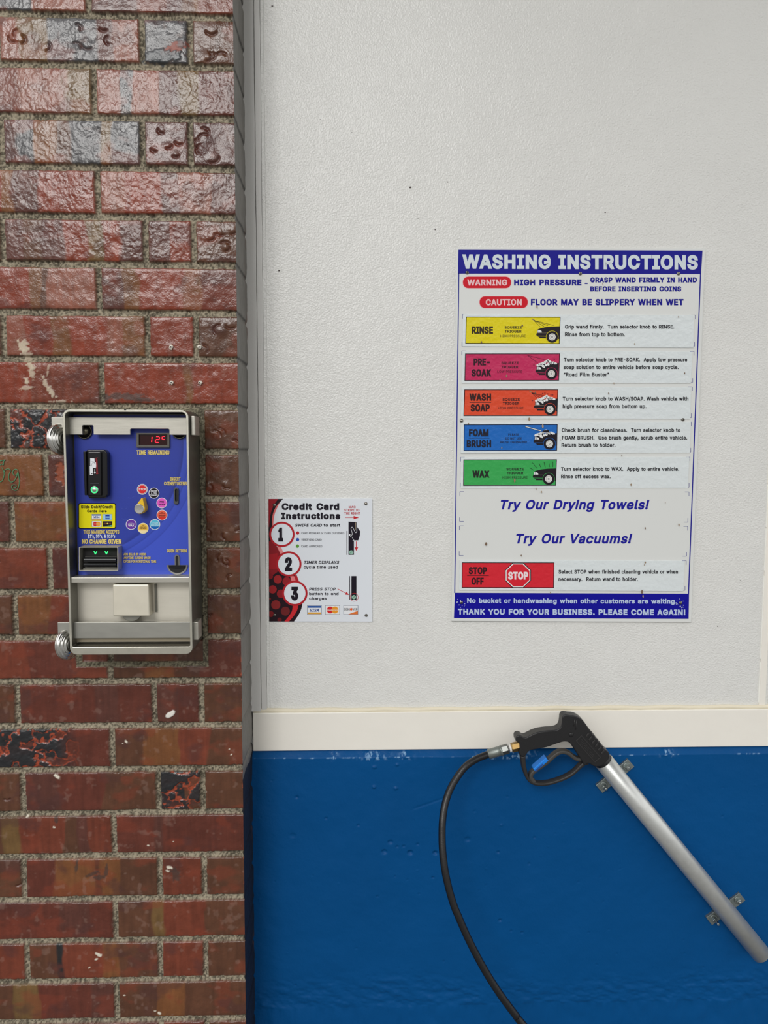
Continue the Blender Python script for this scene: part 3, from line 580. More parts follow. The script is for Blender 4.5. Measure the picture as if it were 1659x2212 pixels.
# row k lies under boundary k-1 ; key: index of boundary on its top (-1 = row above the first joint)
rows = {
    -1: ([191], ['P30 R10 G20 P40 r', 'M35 R20 D10 O10 R25 s']),
    0: ([306, 410], ['P15 Y20 G35 M10 P20 rd9', 'G100 s', 'B d4']),
    1: ([202], ['R50 P30 Y20 r', 'P18 G10 P20 M12 Y14 D26 r']),
    2: ([2, 307, 411], ['M r', 'M12 G12 O14 B12 G20 Y10 G20 r', 'M d5', 'M d5']),
    3: ([210], ['C34 O9 M15 C42 r', 'P18 C30 M12 P25 M15 r']),
    4: ([5, 314, 418], ['B r', 'M14 B14 M16 C14 Y10 C14 M18 r', 'M50 C50 r', 'B rd5']),
    5: ([213], ['O12 M12 C26 O10 B6 P34 s', 'M16 O13 C30 O14 D27 s']),
    6: ([7, 318, 423], ['B s', 'P14 C20 O12 C24 P10 O20 s', 'C s', 'B d3']),
    7: ([219], ['C50 R50 s', 'C60 O5 C35 s']),
    8: ([16, 427], ['B s', 'K30 D30 K40 xm', 'B d3']),
    9: ([98, 434], ['R60 O40 s', 'M s', 'B d3']),
    10: ([25, 436], ['M s', 'O30 D40 R30 s', 'B d3']),
    11: ([107, 436], ['D60 R40 d1', 'D50 R50 s', 'B d4']),
    12: ([32, 437], ['B s', 'O20 R20 M25 D35 s', 'B d1']),
    13: ([237], ['R40 D30 R30 s', 'B25 O25 B20 D30 s']),
    14: ([37, 333, 435], ['B d2', 'M10 D50 M15 D25 s', 'M50 D50 s', 'B s']),
    15: ([242], ['K60 D40 xl', 'B25 O25 R25 B25 s']),
    16: ([49, 342, 438], ['B d2', 'M28 D30 B42 s', 'K60 B40 xl', 'B s']),
    17: ([246], ['M10 B8 Y12 R30 B12 M10 R18 s', 'D30 M8 D62 s']),
    18: ([51, 345, 441], ['B d2', 'D25 O28 B4 O14 B29 s', 'R s', 'B s']),
    19: ([249], ['D60 M20 D20 r', 'B30 Y10 R30 B30 s']),
    20: ([58, 346, 444], ['R s', 'B22 K6 R28 O10 B34 s', 'R s', 'B s']),
    21: ([252], ['B20 Y20 D40 M20 s', 'B30 O20 B50 s']),
    22: ([60, 348, 446], ['B s', 'D s', 'R s', 'B s']),
}
DX = 0.00105
X0 = -1.05
xs = np.concatenate([np.arange(X0, -0.56, 0.004), np.arange(-0.56, XC - 0.0005, DX), [XC - 0.0003]])
zs = np.concatenate([np.arange(0, 0.55, 0.005), np.arange(0.55, 2.2, DX), np.arange(2.2, 3.5, 0.005)])
XX, ZZ = np.meshgrid(xs, zs)
hgt = np.full(XX.shape, -0.0055); colr = np.zeros(XX.shape + (3,)); rgh = np.full(XX.shape, 0.9)
mort = fbm(XX * 520, ZZ * 520, 3, 3)
mort2 = fbm(XX * 60, ZZ * 60, 5, 3)
hgt += (mort - 0.5) * 0.0030 + (mort2 - 0.5) * 0.003
cm = linc((166, 156, 135)); cd = linc((80, 74, 61))
tmix = sstep(0.3, 0.68, mort * 0.75 + mort2 * 0.25)
colr[:] = cd + (cm - cd) * tmix[..., None]
nse_e = (fbm(XX * 90, ZZ * 90, 11, 3) - 0.5) * 0.0030
rng = np.random.RandomState(4)
top_idx = next(i for i, z in enumerate(allz) if abs(z - rowz[0]) < 1e-6)


def paint_brick(x0, x1, z0, z1, spec, seed):
    parts = spec.split(); flags = parts[-1] if not parts[-1][0].isupper() else 's'
    st = [p for p in parts if p[0].isupper()]
    st = [(p[0], float(p[1:] or 100)) for p in st]
    tot = sum(p[1] for p in st)
    c0, c1 = np.searchsorted(xs, [x0, x1]); r0, r1 = np.searchsorted(zs, [z0, z1])
    if c1 - c0 < 2 or r1 - r0 < 2: return
    X = XX[r0:r1, c0:c1]; Z = ZZ[r0:r1, c0:c1]
    mh, mv = 0.0043, 0.0037
    rx1 = 1.0 if x1 > XC - 0.01 else 0.0
    d = np.minimum(np.minimum(X - x0 - mv, 9 * rx1 + x1 - X - mv), np.minimum(Z - z0 - mh, z1 - Z - mh))
    d = d + nse_e[r0:r1, c0:c1] * 0.55 + (fbm(X * 400, Z * 400, 77, 2) - .5) * .0012
    mask = sstep(-0.0006, 0.0012, d)
    u = (X - x0) / (x1 - x0)
    uw = u + (fbm(X * 35, Z * 22, seed, 3) - 0.5) * 0.16 * min(1, 0.1 / (x1 - x0))
    uw = u + (fbm(X * 40, Z * 14, seed, 4) - 0.5) * 0.12
    c = np.zeros(X.shape + (3,)); acc = 0
    for i, (k, wgt) in enumerate(st):
        lo = acc / tot; acc += wgt
        base = linc(BC[k]) * (0.93 + 0.14 * rng.rand())
        s_ = sstep(lo - 0.012, lo + 0.012, uw) if i else np.ones(X.shape)
        c = c + (base - c) * s_[..., None]
    # fine vertical streaks and mottling of the fired clay
    stv = fbm(X * 210 + seed, Z * 26, seed + 5, 4); mo = fbm(X * 55, Z * 75, seed + 9, 4)
    c = c * (0.50 + 0.40 * stv + 0.34 * mo)[..., None]
    red = sstep(0.56, 0.72, fbm(X * 28, Z * 40, seed + 21, 3))
    c = c + (linc((132, 58, 38)) * 0.95 - c) * (red * 0.4)[..., None]
    dk = sstep(0.60, 0.74, fbm(X * 24, Z * 30, seed + 31, 4))
    c = c + (linc((74, 44, 42)) - c) * (dk * 0.5)[..., None]
    pale = sstep(0.66, 0.80, fbm(X * 95, Z * 95, seed + 41, 3))
    c = c + (linc((168, 140, 128)) - c) * (pale * 0.16)[..., None]
    rough = 0.15 + 0.15 * mo
    hh = (fbm(X * 30, Z * 30, seed + 2, 3) - 0.5) * 0.0016 + (fbm(X * 230, Z * 230, seed + 3, 2) - 0.5) * 0.0003 + (fbm(X * 75, Z * 75, seed + 13, 3) - 0.5) * 0.0009
    if 'r' in flags:
        hh = hh + (fbm(X * 420 + Z * 60, Z * 300, seed + 4, 3) - 0.5) * 0.0006
    if 'x' in flags:      # flaked black slag over red clay
        t = fbm(X * 60, Z * 75, seed + 6, 4)
        span = (1 - sstep(0.6, 0.78, uw)) if 'l' in flags and len(st) > 1 and (x1 - x0) > .12 else np.ones(X.shape)
        k1 = sstep(0.47, 0.52, t) * span
        c = c + (linc((36, 37, 40)) - c) * (k1 * 0.92)[..., None]
        k2 = (sstep(0.40, 0.44, t) - sstep(0.47, 0.50, t)) * span
        c = c + (linc((168, 72, 44)) - c) * (np.clip(k2, 0, 1) * 0.8)[..., None]
        hh = hh + k1 * 0.0014 + (fbm(X * 160, Z * 160, seed + 8, 3) - .5) * .0022 * span
    if 'd' in flags:      # crescent tool marks
        nd = int(flags[flags.index('d') + 1:] or 3)
        for q in range(nd):
            cx = x0 + (x1 - x0) * (0.1 + 0.8 * rng.rand()); cz = z0 + (z1 - z0) * (0.18 + 0.64 * rng.rand())
            R = 0.0045 + 0.005 * rng.rand(); an = rng.rand() * 6.28
            dx_, dz_ = X - cx, Z - cz
            rr = np.sqrt(dx_ ** 2 + (dz_ * 1.2) ** 2); th = np.arctan2(dz_, dx_)
            ang = np.abs((th - an + np.pi) % (2 * np.pi) - np.pi)
            cres = np.exp(-((rr - R) / 0.0016) ** 2) * sstep(1.5, 0.8, ang)
            hh = hh - cres * 0.0022 + np.exp(-(rr / R) ** 2) * 0.0008
            c = c + (linc((84, 40, 34)) - c) * (cres * 0.45)[..., None]
    H0 = hgt[r0:r1, c0:c1]
    hgt[r0:r1, c0:c1] = H0 + ((hh - 0.0004 * (1 - sstep(0, 0.006, d))) - H0) * mask
    colr[r0:r1, c0:c1] += (c - colr[r0:r1, c0:c1]) * mask[..., None]
    rgh[r0:r1, c0:c1] += (rough - rgh[r0:r1, c0:c1]) * mask


sd = 100
for i in range(len(allz) - 1):
    zt, zb = allz[i], allz[i + 1]; k = i - top_idx
    yk = 0
    if k in rows:
        js, sp = rows[k]
        ymid = (rowy[max(k, 0)] + rowy[min(k + 1, 22)]) / 2
        jx = [at(j, ymid).x for j in js]
    else:
        jx = [XC - 0.2, XC - 0.0] if k % 2 else [XC - 0.13, XC - 0.066]
        jx = [j for j in jx if j < XC - 0.03]
        sp = ['D60 B40 s'] * (len(jx) + 1)
    ed = jx + [XC + 0.001]; lft = jx[0]
    for q in range(len(jx)):
        paint_brick(ed[q], ed[q + 1], zb, zt, sp[q + 1], sd + q)
    js = rows[k][0] if k in rows else [241]
    wfirst = 0.2 if len(js) == 1 or js[0] > 240 else (0.068 if js[0] < 70 else 0.2)
    xx = lft; first = True; t = 0
    while xx > X0:
        w_ = wfirst if first else (0.2 if (t + k) % 3 else 0.068)
        paint_brick(xx - w_, xx, zb, zt, sp[0] if first else random.choice(['D60 M40 s', 'R50 B50 s', 'B40 O20 D40 s']), sd + 10 + t)
        xx -= w_; first = False; t += 1
    sd += 23


def patch(pts_fn, color, bulge, rough=0.7, alpha=1.0):
    """stain or lump with its own outline; pts_fn gives a 0..1 mask"""
    mk = pts_fn * alpha
    colr[:] += (linc(color) - colr) * mk[..., None]
    hgt[:] += bulge * mk
    rgh[:] += (rough - rgh) * mk


def ell(px, py, rx, ry, rot=0, soft=0.25, jag=0.25, seed=1):
    c = at(px, py); k = 1 / 1463.0
    rx *= k; ry *= k
    R = max(rx, ry) * 1.8
    out = np.zeros(XX.shape)
    c0, c1 = np.searchsorted(xs, [c.x - R, c.x + R]); r0, r1 = np.searchsorted(zs, [c.z - R, c.z + R])
    X = XX[r0:r1, c0:c1] - c.x; Z = ZZ[r0:r1, c0:c1] - c.z
    a = math.radians(rot); U = X * math.cos(a) + Z * math.sin(a); V = -X * math.sin(a) + Z * math.cos(a)
    d = np.sqrt((U / rx) ** 2 + (V / ry) ** 2) + (fbm((X + 3) * 260, (Z + 3) * 260, seed, 3) - 0.5) * jag * 3
    out[r0:r1, c0:c1] = 1 - sstep(1 - soft, 1 + soft, d)
    return out


# mortar collar the coin box is bedded in
pa = at(163, 1442); pb = at(442, 880)
inn0 = at(176, 1431); inn1 = at(430, 900)
sd_out = np.minimum(np.minimum(XX - pa.x, pb.x - XX), np.minimum(ZZ - pa.z, pb.z - ZZ)) + nse_e * 0.9
sd_in = np.minimum(np.minimum(XX - inn0.x, inn1.x - XX), np.minimum(ZZ - inn0.z, inn1.z - ZZ))
mk = sstep(0, 0.0012, sd_out) * (1 - sstep(0, 0.0012, sd_in))
mcol = cd + (linc((140, 134, 112)) - cd) * tmix[..., None]
colr += (mcol - colr) * mk[..., None]
hgt = hgt + ((-0.0015 + (mort - 0.5) * 0.004) - hgt) * mk
rgh = rgh + (0.9 - rgh) * mk
mk = sstep(0, 0.0012, sd_in)
hgt = hgt - 0.004 * mk
mk = ell(380, 1434, 3, 6, jag=0)
# dried splashes, chips and scars
for a_ in [(50, 748, 9, 16, 20, .9), (57, 770, 9, 10, -10, .7), (64, 790, 7, 12, 40, .8), (70, 806, 5, 12, 10, .7), (57, 822, 5, 7, 0, .9),
           (56, 838, 12, 3, 5, .6), (100, 832, 4, 16, 25, .7), (112, 846, 5, 12, 30, .8), (132, 868, 16, 4, 0, .6), (104, 800, 2, 14, -12, .5)]:
    patch(ell(*a_[:5], soft=.3, jag=.75, seed=int(a_[0])), (196, 182, 160), 0.0006, .8, a_[5])
patch(ell(378, 104, 27, 9, 22, .2, .5, 5), (150, 78, 62), 0.0002, .5, .85)
patch(ell(348, 122, 38, 13, 6, .12, .3, 6), (58, 62, 66), 0.0008, .3, .9)
patch(ell(393, 92, 14, 9, 40, .2, .5, 8), (60, 62, 66), 0.0005, .3, .7)
patch(ell(368, 1543, 13, 6, 32, .12, .15, 3), (226, 222, 214), 0.0015, .35)
for x, y, r in [(273, 1602, 4), (265, 1606, 2), (495, 1618, 2.4), (123, 1677, 7), (58, 1765, 3), (367, 1874, 6), (362, 1881, 4),
                (213, 2062, 7), (208, 2072, 4), (193, 2090, 3), (268, 2150, 2.6), (335, 2184, 3), (344, 2189, 5), (375, 1818, 1.6),
                (117, 1787, 4), (320, 1826, 2.6), (500, 1630, 2), (348, 970, 2), (445, 1710, 1.8)]:
    patch(ell(x, y, r, r * .55, random.uniform(-40, 40), .2, .5, int(x)), (214, 206, 190), 0.0005, .5)
for x, y, rx, ry, rt in [(122, 1770, 4, 9, 0), (165, 1875, 3, 16, -8), (200, 1888, 16, 4, 15), (215, 1895, 12, 5, 0), (230, 1880, 4, 12, -10),
                         (378, 1888, 9, 18, 12), (270, 856, 42, 6, 0), (310, 864, 24, 4, 0), (230, 858, 10, 5, 0)]:
    patch(ell(x, y, rx, ry, rt, .3, .5, int(x)), (62, 50, 44), 0, .5, .75)
# flaked orange chips along the pier's front corner, low down
for y in (1424, 1458, 1476, 1512, 1545, 1570, 1640, 1665, 1700, 1850, 1905, 1945):
    patch(ell(525 + (y - 1400) * .013, y, 4, 6, 20, .2, .8, y), (178, 84, 50), -0.0004, .6, .85)
# big scar of bare clay beside the box
patch(ell(131, 1020, 10, 22, 8, .2, .6, 9), (150, 72, 40), -0.0012, .7, .85)

V1 = np.stack([XX, -hgt, ZZ], -1).reshape(-1, 3)
Q1 = grid_faces(len(zs), len(xs))
# right-hand return of the pier, painted grey above and black below
ys = np.concatenate([[0.0002], np.arange(0.002, 0.118, 0.0016)])
YY, ZZ2 = np.meshgrid(ys, zs)
h2 = np.full(YY.shape, 0.0); pg = linc((112, 109, 104)); c2 = np.zeros(YY.shape + (3,)) + pg
c2 = c2 * (0.8 + 0.4 * fbm(YY * 60, ZZ2 * 40, 8, 4))[..., None]
for z in allz:
    g = np.exp(-((ZZ2 - z) / 0.0042) ** 2)
    h2 -= g * 0.0022
    ln = np.exp(-((ZZ2 - z - 0.0038) / 0.0016) ** 2)
    c2 = c2 * (1 - 0.85 * ln)[..., None]
h2 += (fbm(YY * 60, ZZ2 * 60, 9, 3) - .5) * .002
zt = Z_SPLIT + (fbm(YY * 60, ZZ2 * 0 + 3, 4, 2) - .5) * .006
low = sstep(0.001, -0.001, ZZ2 - zt)
c2 += (linc((22, 22, 30)) - c2) * low[..., None]
bare = sstep(.62, .7, fbm(YY * 90, ZZ2 * 16, 23, 3)) * sstep(.08, .1, YY)
c2 += (linc((92, 62, 50)) - c2) * (bare * .7)[..., None]
V2 = np.stack([XC + h2 * sstep(0, .004, YY), YY, ZZ2], -1)
front_edge = V1.reshape(len(zs), len(xs), 3)[:, -1]
V2[:, 0] = front_edge
V2 = V2.reshape(-1, 3)
Q2 = grid_faces(len(zs), len(ys), len(V1))
col_all = np.concatenate([colr.reshape(-1, 3), c2.reshape(-1, 3)])
rg_all = np.concatenate([rgh.ravel(), np.full(YY.size, 0.55)])
me = mesh_np('wall_left', np.concatenate([V1, V2]), np.concatenate([Q1, Q2]), brick_m, np.clip(col_all, 0, 1), rg_all)
wl = link('wall_left', me); tag(wl, 'red glazed brick pier with grey mortar joints', kind='structure')

# green handwriting on the brick at the far left
gm = mat('green_marker_ink', (74, 132, 92), 0.5)
gp = Mesh()


def gz(x, y): return (x / 13.825, 960 + y / 13.825)


def spline(pts, k=6):
    out = []
    P = [pts[0]] + list(pts) + [pts[-1]]
    for i in range(1, len(P) - 2):
        for j in range(k):
            t = j / k; a, b_, c, d = [np.array(q, float) for q in P[i - 1:i + 3]]
            out.append(tuple(0.5 * ((2 * b_) + (-a + c) * t + (2 * a - 5 * b_ + 4 * c - d) * t * t + (-a + 3 * b_ - 3 * c + d) * t ** 3)))
    out.append(tuple(pts[-1])); return out


for st in ([(-60, 1000), (0, 1110), (50, 1100), (100, 1010), (125, 880), (100, 770), (50, 690)],
           [(120, 860), (150, 770), (220, 730), (290, 745), (310, 800), (270, 900), (260, 1010), (290, 1100), (350, 1125), (430, 1080), (490, 980), (530, 870), (540, 800), (500, 745), (430, 750), (385, 810), (390, 880), (440, 925), (500, 895), (530, 830)],
           [(535, 790), (560, 950), (575, 1100), (560, 1250), (520, 1350), (440, 1375), (360, 1320), (350, 1250), (400, 1210), (470, 1215), (490, 1265), (440, 1295), (405, 1265)],
           [(0, 500), (60, 480), (160, 465), (110, 510), (100, 610), (50, 590), (0, 620)]):
    sp_ = spline(st); w = 1.15
    pth = [at(*gz(*p), -0.0011) for p in sp_]
    gp.sweep(pth, 0.0006, 0.0003, gm, n=6)
g_ob = gp.build('green_handwriting', wl); g_ob['label'] = 'green marker handwriting ending in ng'

# ---- white wall
white_m = mat('white_orange_peel_paint', (224, 224, 221), 0.27, bump=[(430, 0.0007, 0), (900, 0.0003, 1), (30, 0.0010, 3)], vary=((14, 14, 14), 0.04))
w = Mesh(); w.box((XC - 0.02, YW, Z_SPLIT), (2.2, YW + 0.12, 3.5), white_m)
wb = w.build('wall_back'); tag(wb, 'white orange-peel painted wall panel', kind='structure')
sp = Print(YW)
for x, y, r in [(588, 13, 2.2), (641, 22, 1), (644, 142, 1), (692, 258, 1), (886, 405, 3), (967, 393, 1.4), (1307, 459, 1.6), (940, 496, 1.6), (760, 286, .9),
                (903, 472, .9), (1600, 1254, 1.2), (1550, 1353, 1.2), (603, 585, 2.2), (897, 243, .9)]:
    sp.poly([(a + random.uniform(-.3, .3) * r, b_) for a, b_ in pcirc(x, y, r, 7, r * .7)], (70, 60, 58), 2)
s_ob = sp.build('dirt_specks', wb)

# ---- blue lower wall: displaced face with pits, chamfered top edge
blue_m = bpy.data.materials.new('blue_gloss_wall_paint'); blue_m.use_nodes = True
n = blue_m.node_tree.nodes; l = blue_m.node_tree.links; b = n['Principled BSDF']
a1 = n.new('ShaderNodeAttribute'); a1.attribute_name = 'pigment'
tcn = n.new('ShaderNodeTexCoord'); ns = n.new('ShaderNodeTexNoise'); ns.inputs['Scale'].default_value = 260; ns.inputs['Detail'].default_value = 3
bp = n.new('ShaderNodeBump'); bp.inputs['Distance'].default_value = 0.00025; bp.inputs['Strength'].default_value = 1
l.new(tcn.outputs['Object'], ns.inputs['Vector']); l.new(ns.outputs['Fac'], bp.inputs['Height'])
l.new(a1.outputs['Color'], b.inputs['Base Color']); l.new(bp.outputs[0], b.inputs['Normal'])
b.inputs['Roughness'].default_value = 0.42; b.inputs['Specular IOR Level'].default_value = 0.15
bx = np.concatenate([np.arange(XC - 0.01, 0.72, 0.0016), np.arange(0.725, 2.2, 0.02)])
bz = np.concatenate([np.arange(0, 0.55, 0.01), np.arange(0.55, Z_SPLIT - 0.012, 0.0016), np.arange(Z_SPLIT - 0.0115, Z_SPLIT + 0.0007, 0.0009)])
BX, BZ = np.meshgrid(bx, bz)
bh = (fbm(BX * 14, BZ * 14, 2, 4) - .5) * .004 + (fbm(BX * 70, BZ * 70, 12, 3) - .5) * .0005
rough_low = sstep(at(800, 2090, YB).z, at(800, 2150, YB).z, BZ + (fbm(BX * 12, BZ * 3, 6, 3) - .5) * .05)
bh += rough_low * (fbm(BX * 60 + BZ * 30, BZ * 120, 14, 4) - .5) * .0045
rr_ = np.random.RandomState(3)


def pit(px, py, r, dep):
    c = at(px, py, YB); r = r / 1340.0
    d = np.sqrt((BX - c.x) ** 2 + ((BZ - c.z) * 1.3) ** 2)
    return -dep * (1 - sstep(.4 * r, r, d))


for px, py, r, dp in [(843, 1819, 7, .003), (830, 1840, 8, .003), (886, 1842, 8, .0035), (902, 1824, 4, .002), (940, 1842, 7, .0035), (858, 1829, 4, .002),
                      (872, 1828, 4, .002), (808, 1700, 5, -.003), (855, 1703, 5, -.003), (809, 1657, 6, -.002), (858, 1652, 5, -.002),
                      (1083, 1782, 4, -.0015), (1076, 1841, 4, .0025), (1143, 1866, 3, .002), (1155, 1810, 3, .002), (936, 1895, 3, .002), (1025, 1753, 4, .001),
                      (1010, 1813, 9, .0016), (641, 1722, 5, .002), (632, 1805, 9, .0012), (704, 1768, 4, .002), (774, 1783, 4, .002), (1080, 1988, 5, .0025),
                      (1128, 2015, 4, .002), (1104, 2011, 3, .002), (638, 2128, 2.4, .003), (815, 1936, 3, .002), (905, 1931, 3, .002), (934, 1895, 3, .002), (853, 1893, 2.4, .002)]:
    bh += pit(px, py, r, dp)
for q in range(90):
    bh += pit(rr_.uniform(560, 1650), rr_.uniform(1650, 2200), rr_.uniform(1.5, 3.2), rr_.choice([.0012, -.0009, .0015]))
sc = at(900, 1745, YB)
bh -= .0012 * np.exp(-((BZ - sc.z - (BX - sc.x) * .35) / .0012) ** 2) * sstep(.03, .02, np.abs(BX - sc.x - .02))
ez = Z_SPLIT - 0.0105
chf = sstep(ez - .0008, ez + .0004, BZ + (fbm(BX * 50, BZ * 0, 8, 3) - .5) * .0012) * (BZ - ez)
chf = np.clip(chf, 0, 1) * .75
ew = fbm(BX * 110, BZ * 110, 19, 3)
zone = sum(np.exp(-((BX - at(p, 1630, YB).x) / w_) ** 2) for p, w_ in ((810, .018), (877, .008), (1100, .035), (1085, .02), (1440, .008), (720, .006)))
zone = np.clip(zone, 0, 1)
drop = zone * 0.004
bh -= (ew - .5) * .004 * zone * sstep(ez - .008, ez - .001, BZ)
BYY = YB - bh + chf
bc = np.zeros(BX.shape + (3,)) + linc((0, 74, 132))
bc = bc * (0.94 + .12 * fbm(BX * 8, BZ * 8, 5, 3))[..., None]
edge = np.exp(-((BZ - ez) / .0007) ** 2) * sstep(.6, .72, fbm(BX * 170, BZ * 30, 33, 3))  # dashed highlight along the chamfer edge, put into the pigment
scuff = zone * sstep(.56, .66, fbm(BX * 300 + BZ * 100, BZ * 160, 44, 3)) * sstep(ez - .006, ez - .002, BZ) * sstep(Z_SPLIT - .001, Z_SPLIT - .004, BZ)
bc += (linc((150, 190, 225)) - bc) * np.clip(edge * .7 + scuff * .75, 0, 1)[..., None]
me = mesh_np('wall_back_lower', np.stack([BX, BYY, BZ], -1).reshape(-1, 3), grid_faces(len(bz), len(bx)), blue_m, bc.reshape(-1, 3))
wbl = link('wall_back_lower', me); tag(wbl, 'blue painted lower concrete wall', kind='structure')

# ---- white band between the two, with a bead of cream caulk on top
band_m = mat('white_vinyl_trim', (240, 236, 227), 0.34, bump=[(60, 0.0004, 3)], vary=((20, 20, 20), 0.03))
caulk_m = mat('cream_caulk', (228, 219, 196), 0.5, bump=[(120, 0.001, 3)])
bt = at(1000, 1537, 0.1015).z; bb = at(1000, 1618.5, 0.1015).z
bxl = at(546, 1580, 0.1015).x
t = Mesh(); t.box((bxl, 0.1015, bb), (2.2, YW + 0.005, bt), band_m)
tb = t.build('trim_1', bevel=0.0012); tag(tb, 'white band board over the blue wall', kind='structure')
cz = at(1000, 1534, 0.105).z
t = Mesh()
pts = []
for i in range(160):
    x = bxl + (2.0 - bxl) * i / 159.0
    pts.append((x, 0.1062 + 0.0006 * math.sin(i * 2.1), bt + 0.0022 + 0.0007 * math.sin(i * .9)))
t.sweep(pts, 0.0042, 0.0036, caulk_m, n=10)
ck = t.build('caulk_bead', tb, label='cream caulk bead')

# ---- corner trim strips beside the pier
grey_m = mat('grey_white_corner_trim', (216, 215, 212), 0.4, bump=[(50, 0.0005, 3), (500, .0002, 2)])


def vstrip(name, pxa, pxb, Yf, m, ref=1450, bev=.0006, seed=0):
    xa = at(pxa, ref, Yf).x; xb = at(pxb, ref, Yf).x
    z0_ = bt + 0.003
    me_ = Mesh()
    zz = [z0_ + (3.0 - z0_) * i / 60.0 for i in range(61)]
    rl = random.Random(seed)
    vs = []; fs = []
    for z in zz:
        j = rl.uniform(-.0004, .0004)
        vs += [(xa, Yf, z), (xb + j, Yf, z), (xb + j, YW + .004, z), (xa, YW + .004, z)]
    for i in range(60):
        a = i * 4
        fs += [(a, a + 1, a + 5, a + 4), (a + 1, a + 2, a + 6, a + 5), (a + 3, a, a + 4, a + 7)]
    fs += [(0, 1, 2, 3), (240, 241, 242, 243)]
    me_.add(vs, fs, m)
    return me_.build(name)


for nm, a_, b_, Y_, lb in (('trim_2', 538, 562.6, 0.1015, 'grey corner strip against the brick pier'), ('trim_3', 564.3, 575.5, 0.1035, 'second grey corner strip'),
                           ('trim_4', 576.5, 583, 0.1062, 'narrow painted corner bead')):
    tag(vstrip(nm, a_, b_, Y_, grey_m if nm != 'trim_4' else white_m, seed=len(lb)), lb, kind='structure')
# panel joint batten at the right
xj0 = at(1642, 1480, .1055).x; xj1 = at(1656, 1480, .1055).x
t = Mesh(); t.box((xj0, .1058, bt + .002), (xj1, YW + .004, 3.0), band_m)
tr = t.build('trim_5', bevel=.0009); tag(tr, 'white panel joint batten at the right', kind='structure')
t = Mesh()
gl = mat('sealant_highlight_white', (246, 246, 240), .2)  # caulk strip; its near-white colour carries the highlight along the edge
for i in range(9):
    za = bt + .004 + i * .075 + random.uniform(0, .01); t.box((xj0 - .0012, .1066, za), (xj0 + .0002, YW + .001, za + .07), gl)
t.build('sealant_highlight_line', tr, bevel=.0003)
t = Mesh(); xk = at(1661, 1480, .107).x
t.box((xk, .1072, bt + .002), (xk + .25, YW + .004, 3.0), white_m)
tag(t.build('trim_6', bevel=.0006), 'next white wall panel past the joint', kind='structure')

# ---- floor
t = Mesh(); t.box((XC - .3, -3.4, 3.5), (2.0, .3, 3.65), mat('grey_bay_ceiling', (140, 139, 136), .6))
tag(t.build('ceiling'), 'grey wash bay ceiling', kind='structure')
fm = mat('wet_concrete_floor', (104, 102, 98), .5, bump=[(80, .002, 4)], vary=((3, 3, 3), .2))
t = Mesh(); t.box((-3.5, -5.0, -.1), (2.2, YW + .12, 0), fm)
tag(t.build('floor'), 'grey concrete wash bay floor', kind='structure')

#@@PART2

# ================================================================== WASHING INSTRUCTIONS SIGN
BLUE = (18, 16, 140); INK = (28, 26, 34); WHT = (216, 224, 228); RED = (206, 20, 40); BOARD = (214, 218, 219)
acryl = mat('milky_acrylic_sheet', (222, 224, 222), 0.22, coat=0.3)
edge_m = mat('acrylic_edge', (196, 206, 206), 0.3)
SY = 0.1046
ws = thing('washing_instructions_sign', at(1240, 1344, SY), 'large white and blue acrylic sign titled WASHING INSTRUCTIONS screwed to the white wall', 'sign')
b = Mesh(); b.prism([xz(986, 535.5, SY), xz(1524, 536.5, SY), xz(1493.5, 1344, SY), xz(975, 1342, SY)], SY, YW + .0005, acryl)
b.build('board', ws, bevel=.0006)


def lerp(a, b_, t): return a + (b_ - a) * t


p = Print(SY - .0001)
p.poly([(990.2, 539.5), (1517.6, 541.5), (1514.5, 592), (989, 591)], BLUE)
p.text('WASHING INSTRUCTIONS', 999, 1507.5, 549.5, 580.5, (214, 224, 230), bold=.058, dy=.0032)
p.build('header_band', ws, 'blue header band reading WASHING INSTRUCTIONS')
p = Print(SY - .0001)
p.poly([(982.5, 1280.5), (1488.5, 1282.5), (1487.5, 1337), (980.5, 1335.3)], (12, 8, 150))
p.text('No bucket or handwashing when other customers are waiting.', 1009, 1462, 1292, 1302.4, (190, 206, 232), bold=.048, dy=.0035)
p.text('THANK YOU FOR YOUR BUSINESS. PLEASE COME AGAIN!', 989, 1480.5, 1315, 1327.5, (190, 206, 232), bold=.055, dy=.0032)
for q in range(26):
    a = random.uniform(0, 6.28); rr = random.uniform(6, 14)
    p.circ(random.choice([997, 1470, 1470]) + rr * math.cos(a), 1302 + rr * math.sin(a) * .8, random.uniform(.5, 1.1), (190, 198, 225), 2, 6)
p.build('footer_band', ws, 'blue footer band thanking customers')
p = Print(SY - .0001)
p.line([(991.2, 590), (982.2, 1281)], 2.2, (20, 28, 140)); p.line([(1513.3, 591), (1487.3, 1283)], 2.4, BLUE)
for (x0, x1, y0, y1, tx0, tx1, ty0, ty1, s_) in ((1000, 1104, 597.5, 622.5, 1009.5, 1095.5, 603.5, 616.7, 'WARNING'), (1036, 1140, 640.2, 665.4, 1049.3, 1127, 646.3, 659.5, 'CAUTION')):
    p.poly(prrect(x0 - .8, y0 - .8, x1 + .8, y1 + .8, 12), (236, 190, 196))
    p.poly(prrect(x0, y0, x1, y1, 11.8), RED, 1); p.text(s_, tx0, tx1, ty0, ty1, (240, 200, 204), bold=.045, lay=2)
p.text('HIGH PRESSURE', 1110.5, 1256, 603.5, 616.5, BLUE, bold=.065); p.poly([(1263, 611), (1269.5, 611), (1269.5, 613.4), (1263, 613.4)], BLUE, 1)
p.text('GRASP WAND FIRMLY IN HAND', 1275, 1505.5, 599, 610.2, BLUE, bold=.065)
p.text('BEFORE INSERTING COINS', 1275, 1471.5, 618.5, 629.5, BLUE, bold=.065)
p.text('FLOOR MAY BE SLIPPERY WHEN WET', 1146.8, 1476.5, 646, 659.5, BLUE, bold=.065)
